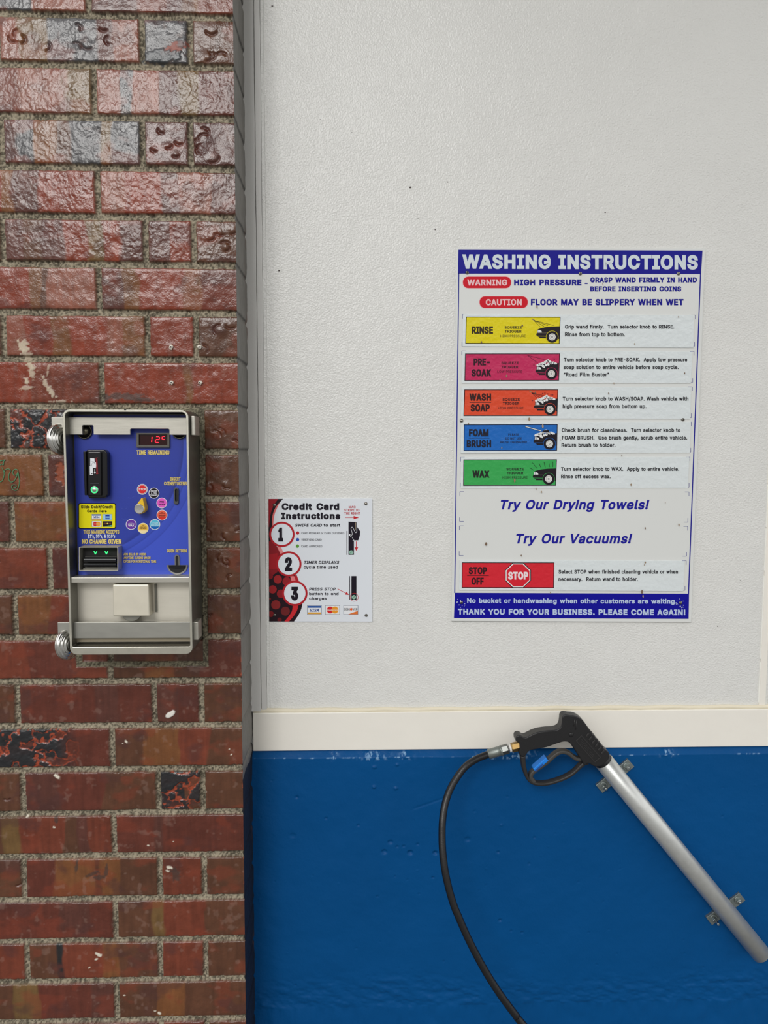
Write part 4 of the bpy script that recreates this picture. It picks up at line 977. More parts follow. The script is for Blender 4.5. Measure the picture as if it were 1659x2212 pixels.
p.text('Try Our Drying Towels!', 1077.5, 1403.5, 1079.7, 1100.5, (24, 22, 150), bold=.04, shear=.24)
p.text('Try Our Vacuums!', 1111, 1366.5, 1153, 1173.9, (24, 22, 150), bold=.04, shear=.24)
for x, y, sx_, sy_k in ((993.3, 1062, 1, 1), (992.8, 1126.4, 1, -1), (992.4, 1136, 1, 1), (992, 1199.8, 1, -1), (1488.2, 1062.8, -1, 1), (1486, 1127.9, -1, -1),
                        (1485.4, 1137, -1, 1), (1483.2, 1201.5, -1, -1), (1502, 680.5, -1, 1), (1500.5, 748, -1, -1), (1499.2, 759, -1, 1), (1496.3, 826, -1, -1),
                        (1495.6, 835.5, -1, 1), (1493.6, 902, -1, -1), (1493.6, 911.6, -1, 1), (1492, 976.5, -1, -1), (1490.3, 987.5, -1, 1), (1488.4, 1052.5, -1, -1),
                        (1482.3, 1211, -1, 1), (1479.8, 1275, -1, -1), (999, 679.3, 1, 1), (998, 748, 1, -1), (997.6, 758, 1, 1), (995, 988, 1, 1), (994.4, 1052, 1, -1)):
    p.line([(x + sx_ * 9, y), (x, y), (x, y + sy_k * 9)], .9, (48, 52, 140))
p.build('lettering', ws, 'blue lettering and red warning pills')
p = Print(SY - .0022)
for x, y, r in [(1156, 848, 2.6), (1326, 828, 2), (1160, 662, 3), (1040, 739, 3), (1128, 703, 3), (1371, 743, 2), (1143, 905, 3), (1172, 921, 4), (1112, 1038, 4), (1169.5, 1062.5, 2.6),
                (1158, 1056, 2), (1363, 1047, 2.6), (1050, 1175, 4), (1126, 1200, 2), (1437, 1086, 1.4), (1466.5, 1133.5, 2.6), (1394, 1141, 2.4), (1315, 850, 2.4), (1387, 1279, 4), (1389, 1288, 3),
                (1394, 1215, 2.6), (1084, 967, 2.4), (1211, 950, 1.3), (1479, 806, 2.2), (1094, 812, 2.6), (1080, 820, 2), (1012, 915, 2), (1302, 613, 2), (1176, 550, 0), (1147, 607, 3), (1343, 984, 1.8),
                (1189, 1280, 2), (1392, 1220, 1.6), (1466, 684, 2)]:
    if r:
        p.poly([(x + r * .55 * random.uniform(.7, 1.3) * math.cos(i * .9), y + r * random.uniform(.7, 1.4) * math.sin(i * .9)) for i in range(7)], random.choice([(150, 128, 104), (122, 100, 82), (168, 150, 128)]), 4)
ds_ = p.build('dirt_spots', ws, 'brown dried dirt specks'); ds_['kind'] = 'stuff'

screw_m = mat('screw_head_steel', (150, 146, 138), .25, 1.0)


def screw(name, px, py, Y, parent, r=3.8):
    c = at(px, py, Y); k = r / 1370.0
    s_ = Mesh()
    s_.lathe(c, (0, -1, 0), [(0, k), (.0007, k * .97), (.0016, k * .75), (.0021, k * .4), (.0022, 0)], screw_m, 18)
    s_.box((c.x - k * .5, c.y - .00235, c.z - k * .1), (c.x + k * .5, c.y - .0019, c.z + k * .1), VOID)
    s_.box((c.x - k * .1, c.y - .00235, c.z - k * .5), (c.x + k * .1, c.y - .0019, c.z + k * .5), VOID)
    return s_.build(name, parent)


for x, y in ((1009, 589), (1253.5, 591), (1465.5, 591), (997, 909), (1475, 906.5), (996.5, 1301), (1470, 1302)):
    screw('screw', x, y, SY, ws, 4)

plate_m = mat('glossy_strip_plate', (222, 229, 231), 0.2, bump=[(180, .0007, 2), (60, .001, 1)], coat=.4)


def glossy(c):
    return mat('laminated_%d_%d_%d' % c, c, .22, bump=[(180, .0007, 2), (60, .001, 1)], spec=.35, coat=.1)


CARK = (30, 24, 32)
STRIPS = [
    ('rinse', [(1000.4, 678.8), (1499.8, 680.2), (1498, 751.5), (999, 748.6)], [(1006.5, 684.2), (1210.8, 684.6), (1208.8, 743), (1005.2, 742.4)], (226, 210, 8), (0, 0),
     [('RINSE', 1019, 1065, 705, 721)], [('SQUEEZE', 1090, 1127, 704.5, 710.3), ('TRIGGER', 1090.4, 1126.4, 713, 718.8)], ('HIGH PRESSURE', 1081, 1135.5, 723.2, 728.4), None,
     [('Grip wand firmly.  Turn selector knob to RINSE.', 1220.5, 1456.5, 701.7, 710), ('Rinse from top to bottom.', 1220.5, 1350, 718, 726.4)]),
    ('pre_soak', [(998.8, 757.8), (1496, 759.6), (1492.5, 827.8), (997, 827.6)], [(1004.6, 763.6), (1209.7, 763.4), (1207.6, 822.2), (1003.3, 822.6)], (196, 40, 92), (-1.6, 79.4),
     [('PRE-', 1023, 1058, 774.2, 789.6), ('SOAK', 1018.5, 1061, 797.6, 813.2)], [('SQUEEZE', 1083, 1120.3, 781.2, 787), ('TRIGGER', 1083.6, 1119.3, 790, 795.6)], ('LOW PRESSURE', 1074.5, 1128, 800.2, 805.4), None,
     [('Turn selector knob to PRE-SOAK.  Apply low pressure', 1218, 1484.5, 772.8, 781), ('soap solution to entire vehicle before soap cycle.', 1217.5, 1466, 789, 797.2), ('\u201cRoad Film Buster\u201d', 1217.5, 1316, 805, 813)]),
    ('wash_soap', [(997, 835.6), (1493, 836.6), (1491, 905.2), (996, 904.5)], [(1003, 841.1), (1205.8, 841), (1204, 898.6), (1001.2, 898.8)], (222, 76, 44), (-4.8, 156.2),
     [('WASH', 1014, 1061, 850, 865.6), ('SOAP', 1016.5, 1058, 873.2, 889)], [('SQUEEZE', 1085.5, 1122.8, 860.2, 866), ('TRIGGER', 1086, 1121.5, 868.8, 874.4)], ('HIGH PRESSURE', 1076, 1130.8, 878.8, 884), (1014, 1061, 869.3),
     [('Turn selector knob to WASH/SOAP. Wash vehicle with', 1215.5, 1487, 857.2, 865.6), ('high pressure soap from bottom up.', 1215.5, 1396.5, 873.4, 881.8)]),
    ('foam_brush', [(996, 912.6), (1492.8, 911), (1490.4, 978.4), (995.3, 979.5)], [(1002, 917), (1204.6, 916.5), (1203.3, 973.8), (1001.6, 974.2)], (24, 104, 190), (-5.9, 230.9),
     [('FOAM', 1013, 1055.5, 927, 942.6), ('BRUSH', 1008, 1061, 950.5, 966.2)], [], None, (1012, 1057.5, 946.3),
     [('Check brush for cleanliness.  Turn selector knob to', 1213.5, 1469.5, 925, 933.2), ('FOAM BRUSH.  Use brush gently, scrub entire vehicle.', 1214, 1484.5, 941.3, 949.6), ('Return brush to holder.', 1213, 1329.5, 957.2, 965.4)]),
    ('wax', [(995.7, 988), (1489, 987.3), (1486.3, 1054.2), (994.8, 1054.7)], [(1001.2, 992.6), (1203, 992.2), (1201, 1049.3), (1000.4, 1049.6)], (56, 168, 84), (-7.6, 306.9),
     [('WAX', 1020.5, 1057, 1016.2, 1032)], [('SQUEEZE', 1094, 1131.5, 1010.5, 1016.2), ('TRIGGER', 1095, 1130.3, 1019, 1024.6)], ('HIGH PRESSURE', 1085.5, 1139.5, 1028.6, 1034), None,
     [('Turn selector knob to WAX.  Apply to entire vehicle.', 1212, 1467, 1009, 1017), ('Rinse off excess wax.', 1212, 1319, 1025.2, 1033.2)]),
    ('stop', [(992.8, 1210), (1479.4, 1211.5), (1476, 1277.4), (992, 1275)], [(997.8, 1214.8), (1197.5, 1215), (1196.5, 1270.6), (997.5, 1270)], (214, 36, 52), None,
     [('STOP', 1012.5, 1052, 1225, 1240.4), ('OFF', 1018.5, 1045, 1247.8, 1263)], [], None, (1009, 1056, 1243.6),
     [('Select STOP when finished cleaning vehicle or when', 1206.5, 1464.5, 1231, 1239.2), ('necessary.  Return wand to holder.', 1206.5, 1378, 1247, 1255.2)]),
]


def car(p, dx, dy, kind, bg):
    T = lambda pts: [(x + dx, y + dy) for x, y in pts]
    p.poly(T([(1160.4, 719.5), (1160.6, 713), (1163, 710.8), (1168, 709), (1178, 706.8), (1190, 705.5), (1208.6, 704.8), (1207.6, 732.2), (1206, 732.2), (1205, 722)]), CARK, 2)
    p.poly(T([(1158.6, 720.6), (1160, 719.6), (1186, 719.6), (1186, 725.6), (1160, 725.2), (1158.4, 724)]), CARK, 2)
    p.poly(T([(1161, 726.2), (1180, 726.6), (1180, 730.6), (1165.5, 730.4), (1165, 728.4), (1163, 727.6)]), CARK, 2)
    p.line(T([(1160, 719.3), (1181, 719.3)]), .5, (150, 140, 120), 3)
    p.circ(1192.8 + dx, 727.8 + dy, 13.4, bg, 4); p.circ(1192.8 + dx, 727.8 + dy, 12.6, CARK, 5)
    p.circ(1192.8 + dx, 727.8 + dy, 7.6, (226, 226, 222), 6)
    for i in range(16):
        a = i * math.pi / 8; p.circ(1192.8 + dx + 5.4 * math.cos(a), 727.8 + dy + 5.4 * math.sin(a), .62, CARK, 7, 6)
    p.annulus(1192.8 + dx, 727.8 + dy, 1.1, 1.9, CARK, 7, 14)
    p.poly(T([(1161.6, 713), (1166, 713), (1169.6, 714.8), (1170.6, 718.3), (1161.4, 718.5)]), (228, 230, 232), 3)
    p.line(T([(1164.3, 713), (1164.3, 718.5)]), .7, CARK, 4)
    if kind in ('rinse', 'wash_soap'):
        p.poly(T([(1147.8, 689.4), (1149.8, 688), (1155, 691), (1154, 693.2)]), (150, 130, 90), 2)
        for q in ((1167.6, 706.8), (1175, 705), (1183.5, 703.3), (1196, 703)):
            p.line(T([(1153 + (q[0] - 1167) * .02, 692), q]), .7, CARK, 3)
    if kind == 'pre_soak':
        p.line(T([(1141, 688), (1163, 704.5)]), .8, (90, 20, 50), 3); p.line(T([(1141, 688), (1181, 698.3)]), .8, (90, 20, 50), 3)
    if kind in ('pre_soak', 'wash_soap', 'foam_brush'):
        for x, y, r in ((1163, 709.4, 2.6), (1167, 707.6, 2.8), (1171, 706.6, 2.8), (1175, 705, 2.8), (1179, 703.4, 3), (1183, 701, 3.2), (1185.6, 699.8, 3), (1189, 702.4, 3.2), (1193, 704.6, 3.2),
                        (1197, 704, 2.6), (1200, 705.4, 2.4), (1203, 706, 1.8), (1174.6, 711, 3), (1177, 713.6, 2), (1181, 709.6, 2.4), (1186, 707.6, 3), (1171, 709, 2.4)):
            p.circ(x + dx, y + dy, r, (234, 236, 236), 4, 14)
        if kind != 'foam_brush':
            for x, y in ((1166, 708), (1170, 707.8), (1182, 703.4), (1185.8, 701.4), (1188.4, 705), (1192.8, 703.4), (1192.6, 706.2), (1198, 705)):
                p.annulus(x + dx, y + dy, .7, 1.4, CARK, 5, 10)
            p.poly(T([(1174, 707.6), (1184, 705.8), (1178, 708.6), (1175.6, 709.4)]), CARK, 5)
            for x, y in ((1155, 709), (1198.8, 697)) + (((1177, 694), (1182, 693), (1188, 695), (1195, 697)) if kind == 'wash_soap' else ()):
                p.annulus(x + dx, y + dy, .5, 1.4, (110, 30, 40), 3, 10)
        else:
            p.line(T([(1140.5, 690.3), (1174.8, 700)]), 3, CARK, 5); p.line(T([(1141, 690.4), (1175, 700)]), 1.7, (220, 224, 226), 6)
            p.poly(T([(1180, 699), (1190.4, 697.6), (1193, 703.4), (1176, 701.6)]), CARK, 5)
            for i in range(7):
                p.line(T([(1179.4 + i * 2, 701.6), (1177 + i * 3.2, 708 - abs(i - 3) * .4)]), .8, CARK, 5)
    if kind == 'wax':
        for a, b_, c, d in ((1151.6, 703.3, 1160.6, 709), (1157.6, 692.6, 1168, 705), (1171.8, 694, 1176.4, 703.2), (1182.6, 690.6, 1185.6, 702.6), (1193.6, 694, 1194.8, 702), (1202, 690.2, 1202, 702)):
            p.line(T([(a, b_), (c, d)]), .9, CARK, 3)


for nm, pl, cb, colr_, off, big, mid, sm, rule, body in STRIPS:
    yy = SY - .0012
    b = Mesh(); b.prism([xz(x, y, yy) for x, y in pl], yy, SY, plate_m)
    po = b.build('instruction_strip', ws, bevel=.0003, label='white plate with ' + nm.replace('_', ' ') + ' instructions')
    p = Print(yy - .0001)
    cx_ = sum(a[0] for a in cb) / 4; cy2 = sum(a[1] for a in cb) / 4
    p.poly(cb, CARK)
    p.poly([(x + (1.6 if x < cx_ else -1.6), y + (1.6 if y < cy2 else -1.6)) for x, y in cb], glossy(colr_), 1)
    dark = tuple(int(lerp(c_, k_, .12)) for c_, k_ in zip((34, 24, 30), colr_))
    for t_, x0, x1, y0, y1 in big: p.text(t_, x0, x1, y0, y1, dark, bold=.06, lay=2)
    if rule: p.line([(rule[0], rule[2]), (rule[1], rule[2])], 1.1, dark, 2)
    for t_, x0, x1, y0, y1 in mid: p.text(t_, x0, x1, y0, y1, dark, bold=.045, lay=2)
    if sm: p.text(sm[0], sm[1], sm[2], sm[3], sm[4], dark, bold=.008, lay=2)
    if nm == 'foam_brush':
        for t_, x0, x1, y0, y1 in (('PLEASE', 1098.3, 1120.8, 936.4, 941.4), ('DO NOT USE', 1092, 1127, 944.6, 949.6), ('BRUSH ON ENGINE!', 1080.3, 1138, 952.6, 957.6)):
            p.text(t_, x0, x1, y0, y1, dark, bold=.02, lay=2)
    if off is not None: car(p, off[0], off[1], nm, glossy(colr_))
    if nm == 'stop':
        for R, c_, ly in ((30.6, CARK, 2), (28.8, (238, 232, 232), 3), (26.6, (214, 36, 52), 4)):
            p.poly([(1119 + R * math.cos(math.radians(22.5 + 45 * i)), 1242.8 + R * .965 * math.sin(math.radians(22.5 + 45 * i))) for i in range(8)], c_, ly)
        p.text('STOP', 1097.6, 1141, 1235.2, 1252, (240, 226, 228), bold=.06, lay=5)
    p.build('pictogram', po, 'coloured %s pictogram panel' % nm.replace('_', ' '))
    p = Print(yy - .0001)
    for t_, x0, x1, y0, y1 in body: p.text(t_, x0, x1, y0, y1, INK, bold=.038)
    p.build('lettering', po, 'black instruction text')

# ================================================================== CREDIT CARD SIGN
CY = 0.1058
cs = thing('credit_card_sign', at(692, 1343, CY), 'small white sign with red swoosh titled Credit Card Instructions beside the grey corner trim', 'sign')
b = Mesh(); b.prism([xz(580, 1077, CY), xz(804.3, 1077, CY), xz(804.3, 1343.4, CY), xz(581.3, 1343, CY)], CY, YW + .0005, mat('white_sign_board', (226, 231, 238), .3, coat=.3))
b.build('board', cs, bevel=.0004)


def cz_(x, y): return (560 + x / 6.38, 1060 + y / 6.38)


Z = lambda pts: [cz_(*q) for q in pts]
KR = (36, 16, 26); CR = (182, 32, 44)
p = Print(CY - .0001)
p.poly(Z(spline([(128, 112), (330, 112)], 1)) + Z(spline([(330, 112), (262, 190), (215, 290), (190, 380), (180, 480), (190, 600), (230, 740), (290, 860), (400, 1010), (490, 1150), (560, 1290), (600, 1430), (595, 1560), (560, 1680), (480, 1803)], 4)) + Z([(136, 1803)]), KR)
p.poly(Z([(128, 112), (262, 112)]) + Z(spline([(262, 112), (200, 200), (162, 300), (145, 400), (136, 500)], 4)) + Z([(130, 500)]), (150, 26, 38), 1)
p.poly(Z(spline([(290, 150), (240, 250), (205, 350), (192, 480)], 4)) + Z(spline([(178, 480), (182, 350), (220, 240), (290, 150)], 4)), (226, 110, 110), 1)
p.poly(Z([(134, 700), (180, 690), (250, 780), (300, 880), (300, 1000), (250, 1120), (136, 1200)]), (140, 26, 36), 1)
p.poly(Z([(136, 880), (250, 860), (260, 1080), (136, 1080)]), (166, 30, 40), 2)
for x, y, r, c_ in ((255, 1222, 58, (160, 38, 42)), (150, 1180, 40, (130, 22, 32)), (185, 1360, 56, (156, 34, 40)), (380, 1250, 60, (150, 34, 42)), (300, 1420, 58, (146, 30, 38)), (228, 1572, 64, (136, 38, 40)),
                    (150, 1490, 12, (130, 24, 32)), (160, 1700, 42, (120, 24, 30)), (360, 1660, 62, (110, 34, 36)), (280, 1780, 30, (110, 24, 30))):
    pts = [(min(max(a, 137), 600), min(b_, 1800)) for a, b_ in pcirc(x, y, r, 24)]
    p.poly(Z(pts), c_, 3)
p.poly(Z([(245, 770), (300, 775), (335, 860), (292, 872)]), (230, 140, 142), 4)
p.poly(Z([(425, 1178), (480, 1178), (505, 1250), (445, 1250)]), (230, 128, 132), 4); p.poly(Z([(480, 1178), (515, 1160), (545, 1240), (505, 1250)]), CR, 4)
p.poly(Z(spline([(460, 1580), (450, 1660), (400, 1740), (345, 1803)], 4)) + Z([(410, 1803)]) + Z(spline([(410, 1803), (480, 1720), (525, 1640), (538, 1575)], 4)), (206, 42, 50), 4)
for x, y in ((312, 602), (407, 1010), (490, 1413)):
    p.circ(*cz_(x, y), 27.4, CR, 5, 48); p.circ(*cz_(x, y), 23.1, (226, 232, 240), 6, 48)
p.build('red_swoosh', cs, 'dark red swoosh with numbered circles')
p = Print(CY - .0001)
K = (26, 20, 34)


def zt_(s_, x0, x1, y0, y1, c, **k):
    a = cz_(x0, y0); b_ = cz_(x1, y1); p.text(s_, a[0], b_[0], a[1], b_[1], c, **k)


for s_, x0, x1, y0, y1 in (('1', 262, 328, 508, 700), ('2', 352, 452, 918, 1108), ('3', 438, 538, 1325, 1512)):
    zt_(s_, x0, x1, y0, y1, K, bold=.07, lay=8)
zt_('Credit Card', 310, 1102, 172, 266, K, bold=.075); zt_('Instructions', 303, 1117, 303, 393, K, bold=.075)
p.build('title_lettering', cs, 'bold black title Credit Card Instructions')
p = Print(CY - .0001)
for s_, x0, x1, y0, y1 in (('MAG', 1235, 1328, 208, 240), ('STRIPE TO', 1172, 1380, 250, 283), ('THE RIGHT', 1172, 1390, 295, 328)):
    zt_(s_, x0, x1, y0, y1, (190, 40, 50), bold=.03)
p.arrow(*cz_(1182, 370), *cz_(1377, 370), 1.1, 3.6, 12, (196, 40, 48))
p.build('stripe_lettering', cs, 'red lettering with arrow to the right')
p = Print(CY - .0001)
zt_('SWIPE CARD', 492, 868, 455, 496, K, bold=.04, shear=.22); zt_('to start', 888, 1115, 455, 496, K, bold=.04)
zt_('CARD MISREAD or CARD DECLINED', 580, 1170, 570, 598, K, bold=.01); zt_('VERIFYING CARD', 580, 860, 660, 690, K, bold=.01); zt_('CARD APPROVED', 580, 867, 750, 780, K, bold=.01)
for x, y, c_ in ((529, 583, (190, 36, 46)), (529, 674, (44, 84, 180)), (527, 764, (96, 160, 60))): p.circ(*cz_(x, y), 3.6, c_)
p.build('step_lettering', cs, 'swipe card text with three coloured dots')
p = Print(CY - .0001)
zt_('TIMER DISPLAYS', 612, 1105, 967, 1008, K, bold=.04, shear=.22); zt_('cycle time used', 612, 1083, 1032, 1072, K, bold=.04)
p.build('step_lettering', cs, 'timer displays text')
p = Print(CY - .0001)
zt_('PRESS STOP', 686, 1056, 1336, 1376, K, bold=.04, shear=.22); zt_('button to end', 688, 1092, 1400, 1439, K, bold=.04); zt_('charges', 688, 928, 1465, 1504, K, bold=.04)
p.build('step_lettering', cs, 'press stop text')
p = Print(CY - .0001)
RR = (196, 40, 48)
p.arrow(*cz_(1338, 698), *cz_(1338, 830), 1.6, 4, 8, RR)
p.poly(Z([(1203, 555), (1214, 555), (1214, 885), (1203, 885)]), K); p.poly(Z([(1230, 620), (1305, 620), (1305, 885), (1230, 885)]), K)
p.poly(Z([(1230, 427), (1340, 432), (1340, 600), (1300, 650), (1230, 640)]), K)
p.poly(Z([(1240, 595), (1256, 600), (1252, 628), (1236, 622)]), (225, 228, 232), 1)
hand = [(1345, 495), (1392, 560), (1386, 620), (1364, 684), (1310, 684), (1292, 650), (1280, 630), (1290, 600), (1270, 545), (1264, 510), (1280, 500), (1300, 530), (1322, 575), (1345, 565)]
p.poly(Z(hand), K, 2)
p.line(Z([(1286, 690), (1304, 684), (1280, 640), (1255, 632), (1285, 600), (1264, 520), (1275, 502), (1290, 506), (1322, 575), (1335, 580), (1345, 560), (1347, 500)]), .8, (222, 226, 232), 3)
p.line(Z([(1326, 440), (1322, 545)]), 1.2, (190, 170, 140), 3)
p.circ(*cz_(1268, 850), 4.6, (150, 190, 172), 1); p.line(Z([(1252, 862), (1284, 838)]), 1.1, (90, 130, 112), 2)
p.build('swipe_diagram', cs, 'black hand swiping a card with red arrow')
p = Print(CY - .0001)
p.poly(Z([(1243, 1177), (1252, 1177), (1252, 1504), (1243, 1504)]), K); p.poly(Z([(1270, 1177), (1340, 1177), (1340, 1504), (1270, 1504)]), K)
p.circ(*cz_(1304, 1467), 4.5, (150, 190, 172), 1); p.line(Z([(1290, 1480), (1320, 1452)]), 1.1, (90, 130, 112), 2)
p.annulus(*cz_(1308, 1468), 8.3, 9.1, RR, 3)
p.arrow(*cz_(1080, 1352), *cz_(1238, 1436), 1.1, 3.4, 8, RR, 2)
p.build('button_diagram', cs, 'black reader diagram with circled stop button')


def cardlogo(p, kind, x0, y0, x1, y1, lay=0):
    w_, h_ = x1 - x0, y1 - y0
    R = lambda a, b_, c, d, col, l_=1: p.poly([(x0 + a * w_, y0 + b_ * h_), (x0 + c * w_, y0 + b_ * h_), (x0 + c * w_, y0 + d * h_), (x0 + a * w_, y0 + d * h_)], col, lay + l_)
    R(0, 0, 1, 1, (110, 120, 140), 0)
    if kind == 'visa':
        R(.03, .04, .97, .96, (230, 234, 240)); R(.04, .06, .96, .26, (36, 84, 160), 2); R(.04, .76, .96, .94, (222, 162, 60), 2)
        p.text('VISA', x0 + .16 * w_, x1 - .14 * w_, y0 + .36 * h_, y0 + .68 * h_, (26, 60, 140), bold=.04, shear=.25, lay=lay + 2)
    elif kind == 'mc':
        R(.03, .04, .97, .96, (232, 232, 232))
        p.circ(x0 + .34 * w_, y0 + .5 * h_, .37 * h_, (214, 40, 44), lay + 2); p.circ(x0 + .66 * w_, y0 + .5 * h_, .37 * h_, (236, 156, 46), lay + 3)
        p.text('MasterCard', x0 + .13 * w_, x1 - .12 * w_, y0 + .43 * h_, y0 + .58 * h_, (240, 226, 214), bold=.03, shear=.15, lay=lay + 4)
    elif kind == 'disc':
        R(.03, .04, .97, .96, (232, 234, 238)); p.poly([(x0 + .32 * w_, y0 + .96 * h_), (x0 + .97 * w_, y0 + .6 * h_), (x0 + .97 * w_, y0 + .96 * h_)], (226, 118, 50), lay + 2)
        p.text('DISC', x0 + .05 * w_, x0 + .44 * w_, y0 + .3 * h_, y0 + .54 * h_, (40, 36, 44), bold=.02, lay=lay + 2); p.text('VER', x0 + .62 * w_, x0 + .95 * w_, y0 + .3 * h_, y0 + .54 * h_, (40, 36, 44), bold=.02, lay=lay + 2)
        p.circ(x0 + .53 * w_, y0 + .42 * h_, .14 * h_, (226, 96, 40), lay + 2)
    elif kind == 'amex':
        R(.03, .04, .97, .96, (160, 205, 232)); R(.3, .12, .72, .86, (34, 62, 160), 2); R(.33, .38, .74, .68, (120, 170, 220), 3)
    elif kind == 'novus':
        R(.02, .03, .98, .97, (34, 24, 26)); p.poly([(x0 + .2 * w_, y0 + .95 * h_), (x0 + .95 * w_, y0 + .68 * h_), (x0 + .95 * w_, y0 + .95 * h_)], (90, 190, 150), lay + 2)
        p.text('DISCOVER', x0 + .12 * w_, x0 + .86 * w_, y0 + .32 * h_, y0 + .52 * h_, (150, 96, 70), bold=.02, lay=lay + 2); p.circ(x0 + .5 * w_, y0 + .42 * h_, .12 * h_, (232, 214, 80), lay + 3)


for kd, x0, x1, nm in (('visa', 660, 860, 'card_logo'), ('mc', 908, 1113, 'card_logo'), ('disc', 1160, 1363, 'card_logo')):
    p = Print(CY - .0001); a = cz_(x0, 1580); b_ = cz_(x1, 1708); cardlogo(p, kd, a[0], a[1], b_[0], b_[1]); p.build(nm, cs)
for x, y in ((592.5, 1090.9), (790.4, 1088), (593.2, 1328.3), (791.2, 1329.3)):
    screw('screw', x, y, CY, cs, 3.7)

# ================================================================== COIN BOX
FY = -0.070; PY = -0.042
xl = at(143, 1150, FY).x; xr = at(411.3, 1150, FY).x; ztp = at(275, 885, FY).z; zbt = at(280, 1414, FY).z
box = thing('wash_selector_coin_box', ((xl + xr) / 2, 0, zbt), 'stainless steel coin box with blue selector panel built into the red brick pier', 'coin box')
wt = 0.0032
o_ = rrect(xl, zbt, xr, ztp, .0095); i_ = rrect(xl + wt, zbt + .0112, xr - wt, ztp - wt, [.0062, .0062, .002, .002])
b = Mesh(); b.ring(o_, i_, FY, .004, STEEL_DK, lip=mat('worn_bright_rim', (206, 203, 190), .36, .9, bump=[(900, .00006, 2)], vary=((80, 80, 80), .16)))
b.build('housing', box, bevel=.0007)
# back plate with vault door
xi0, xi1 = xl + wt, xr - wt
zsh0 = at(280, 1259, -.066).z; zsh1 = at(280, 1247, -.066).z
b = Mesh(); b.box((xi0, PY - .001, zbt + .008), (xi1, PY + .004, zsh1 - .002), STEEL_BR)
b.build('vault_door', box, label='brushed steel vault door')
b = Mesh(); b.box((xi0 - .0005, -.0665, zsh0), (xi1 + .0005, PY + .001, zsh1), STEEL)
b.build('shelf', box, bevel=.0008, label='steel shelf under the blue panel')
# lower ledge
b = Mesh(); b.box((xi0, -.052, at(280, 1386, -.052).z), (xi1, PY, at(280, 1372, -.052).z), mat('tarnished_ledge', (170, 160, 140), .5, .8)); b.build('ledge', box)
# blue panel with printed swooshes
pm = bpy.data.materials.new('blue_printed_faceplate'); pm.use_nodes = True
n = pm.node_tree.nodes; l = pm.node_tree.links; bs = n['Principled BSDF']; bs.inputs['Roughness'].default_value = .35
tcn = n.new('ShaderNodeTexCoord')
C0 = at(148, 958, PY); org = ORG[box.name]
vs_ = n.new('ShaderNodeVectorMath'); vs_.operation = 'DISTANCE'; vs_.inputs[1].default_value = (C0.x - org.x, 0, C0.z - org.z)
sxn = n.new('ShaderNodeSeparateXYZ'); cb_ = n.new('ShaderNodeCombineXYZ')
l.new(tcn.outputs['Object'], sxn.inputs[0]); l.new(sxn.outputs[0], cb_.inputs[0]); l.new(sxn.outputs[2], cb_.inputs[2]); l.new(cb_.outputs[0], vs_.inputs[0])
rp = n.new('ShaderNodeValToRGB'); rp.color_ramp.interpolation = 'LINEAR'
k = 1 / 1500.0
mr = n.new('ShaderNodeMapRange'); mr.inputs[1].default_value = 0; mr.inputs[2].default_value = 320 * k
l.new(vs_.outputs['Value'], mr.inputs[0]); l.new(mr.outputs[0], rp.inputs[0])
e = rp.color_ramp.elements
e[0].position = 0; e[0].color = lin((36, 56, 158)); e[1].position = 1; e[1].color = lin((56, 80, 196))
for pos, c_ in ((.72, (38, 58, 162)), (.748, (30, 48, 142)), (.752, (52, 76, 188)), (.785, (47, 70, 178)), (.79, (38, 58, 160)), (.795, (55, 79, 194)), (.838, (50, 73, 186)), (.843, (42, 64, 172)), (.848, (57, 81, 198))):
    q = e.new(pos); q.color = lin(c_)
dot = n.new('ShaderNodeTexVoronoi'); dot.inputs['Scale'].default_value = 620; dot.inputs['Randomness'].default_value = 0
l.new(tcn.outputs['Object'], dot.inputs['Vector'])
lt = n.new('ShaderNodeMath'); lt.operation = 'LESS_THAN'; lt.inputs[1].default_value = .28; l.new(dot.outputs['Distance'], lt.inputs[0])
lt2 = n.new('ShaderNodeMath'); lt2.operation = 'LESS_THAN'; lt2.inputs[1].default_value = 238 * k; l.new(vs_.outputs['Value'], lt2.inputs[0])
mu = n.new('ShaderNodeMath'); mu.operation = 'MULTIPLY'; l.new(lt.outputs[0], mu.inputs[0]); l.new(lt2.outputs[0], mu.inputs[1])
mu2 = n.new('ShaderNodeMath'); mu2.operation = 'MULTIPLY'; mu2.inputs[1].default_value = .35; l.new(mu.outputs[0], mu2.inputs[0])
mx = n.new('ShaderNodeMix'); mx.data_type = 'RGBA'; mx.inputs[7].default_value = lin((26, 40, 128)); l.new(mu2.outputs[0], mx.inputs[0]); l.new(rp.outputs[0], mx.inputs[6])
l.new(mx.outputs[2], bs.inputs['Base Color'])
pxl = at(165, 1100, PY).x
b = Mesh(); b.box((max(pxl, xi0 + .0008), PY, zsh1 - .001), (xi1, PY + .003, at(280, 897, PY).z), pm)
b.build('face_panel', box, label='blue printed face panel')
b = Mesh(); b.box((xi0, PY + .0015, zsh1 - .001), (xi1, PY + .005, ztp - wt - .001), mat('shadowed_steel_back', (96, 94, 90), .5, .8)); b.build('back_plate', box)

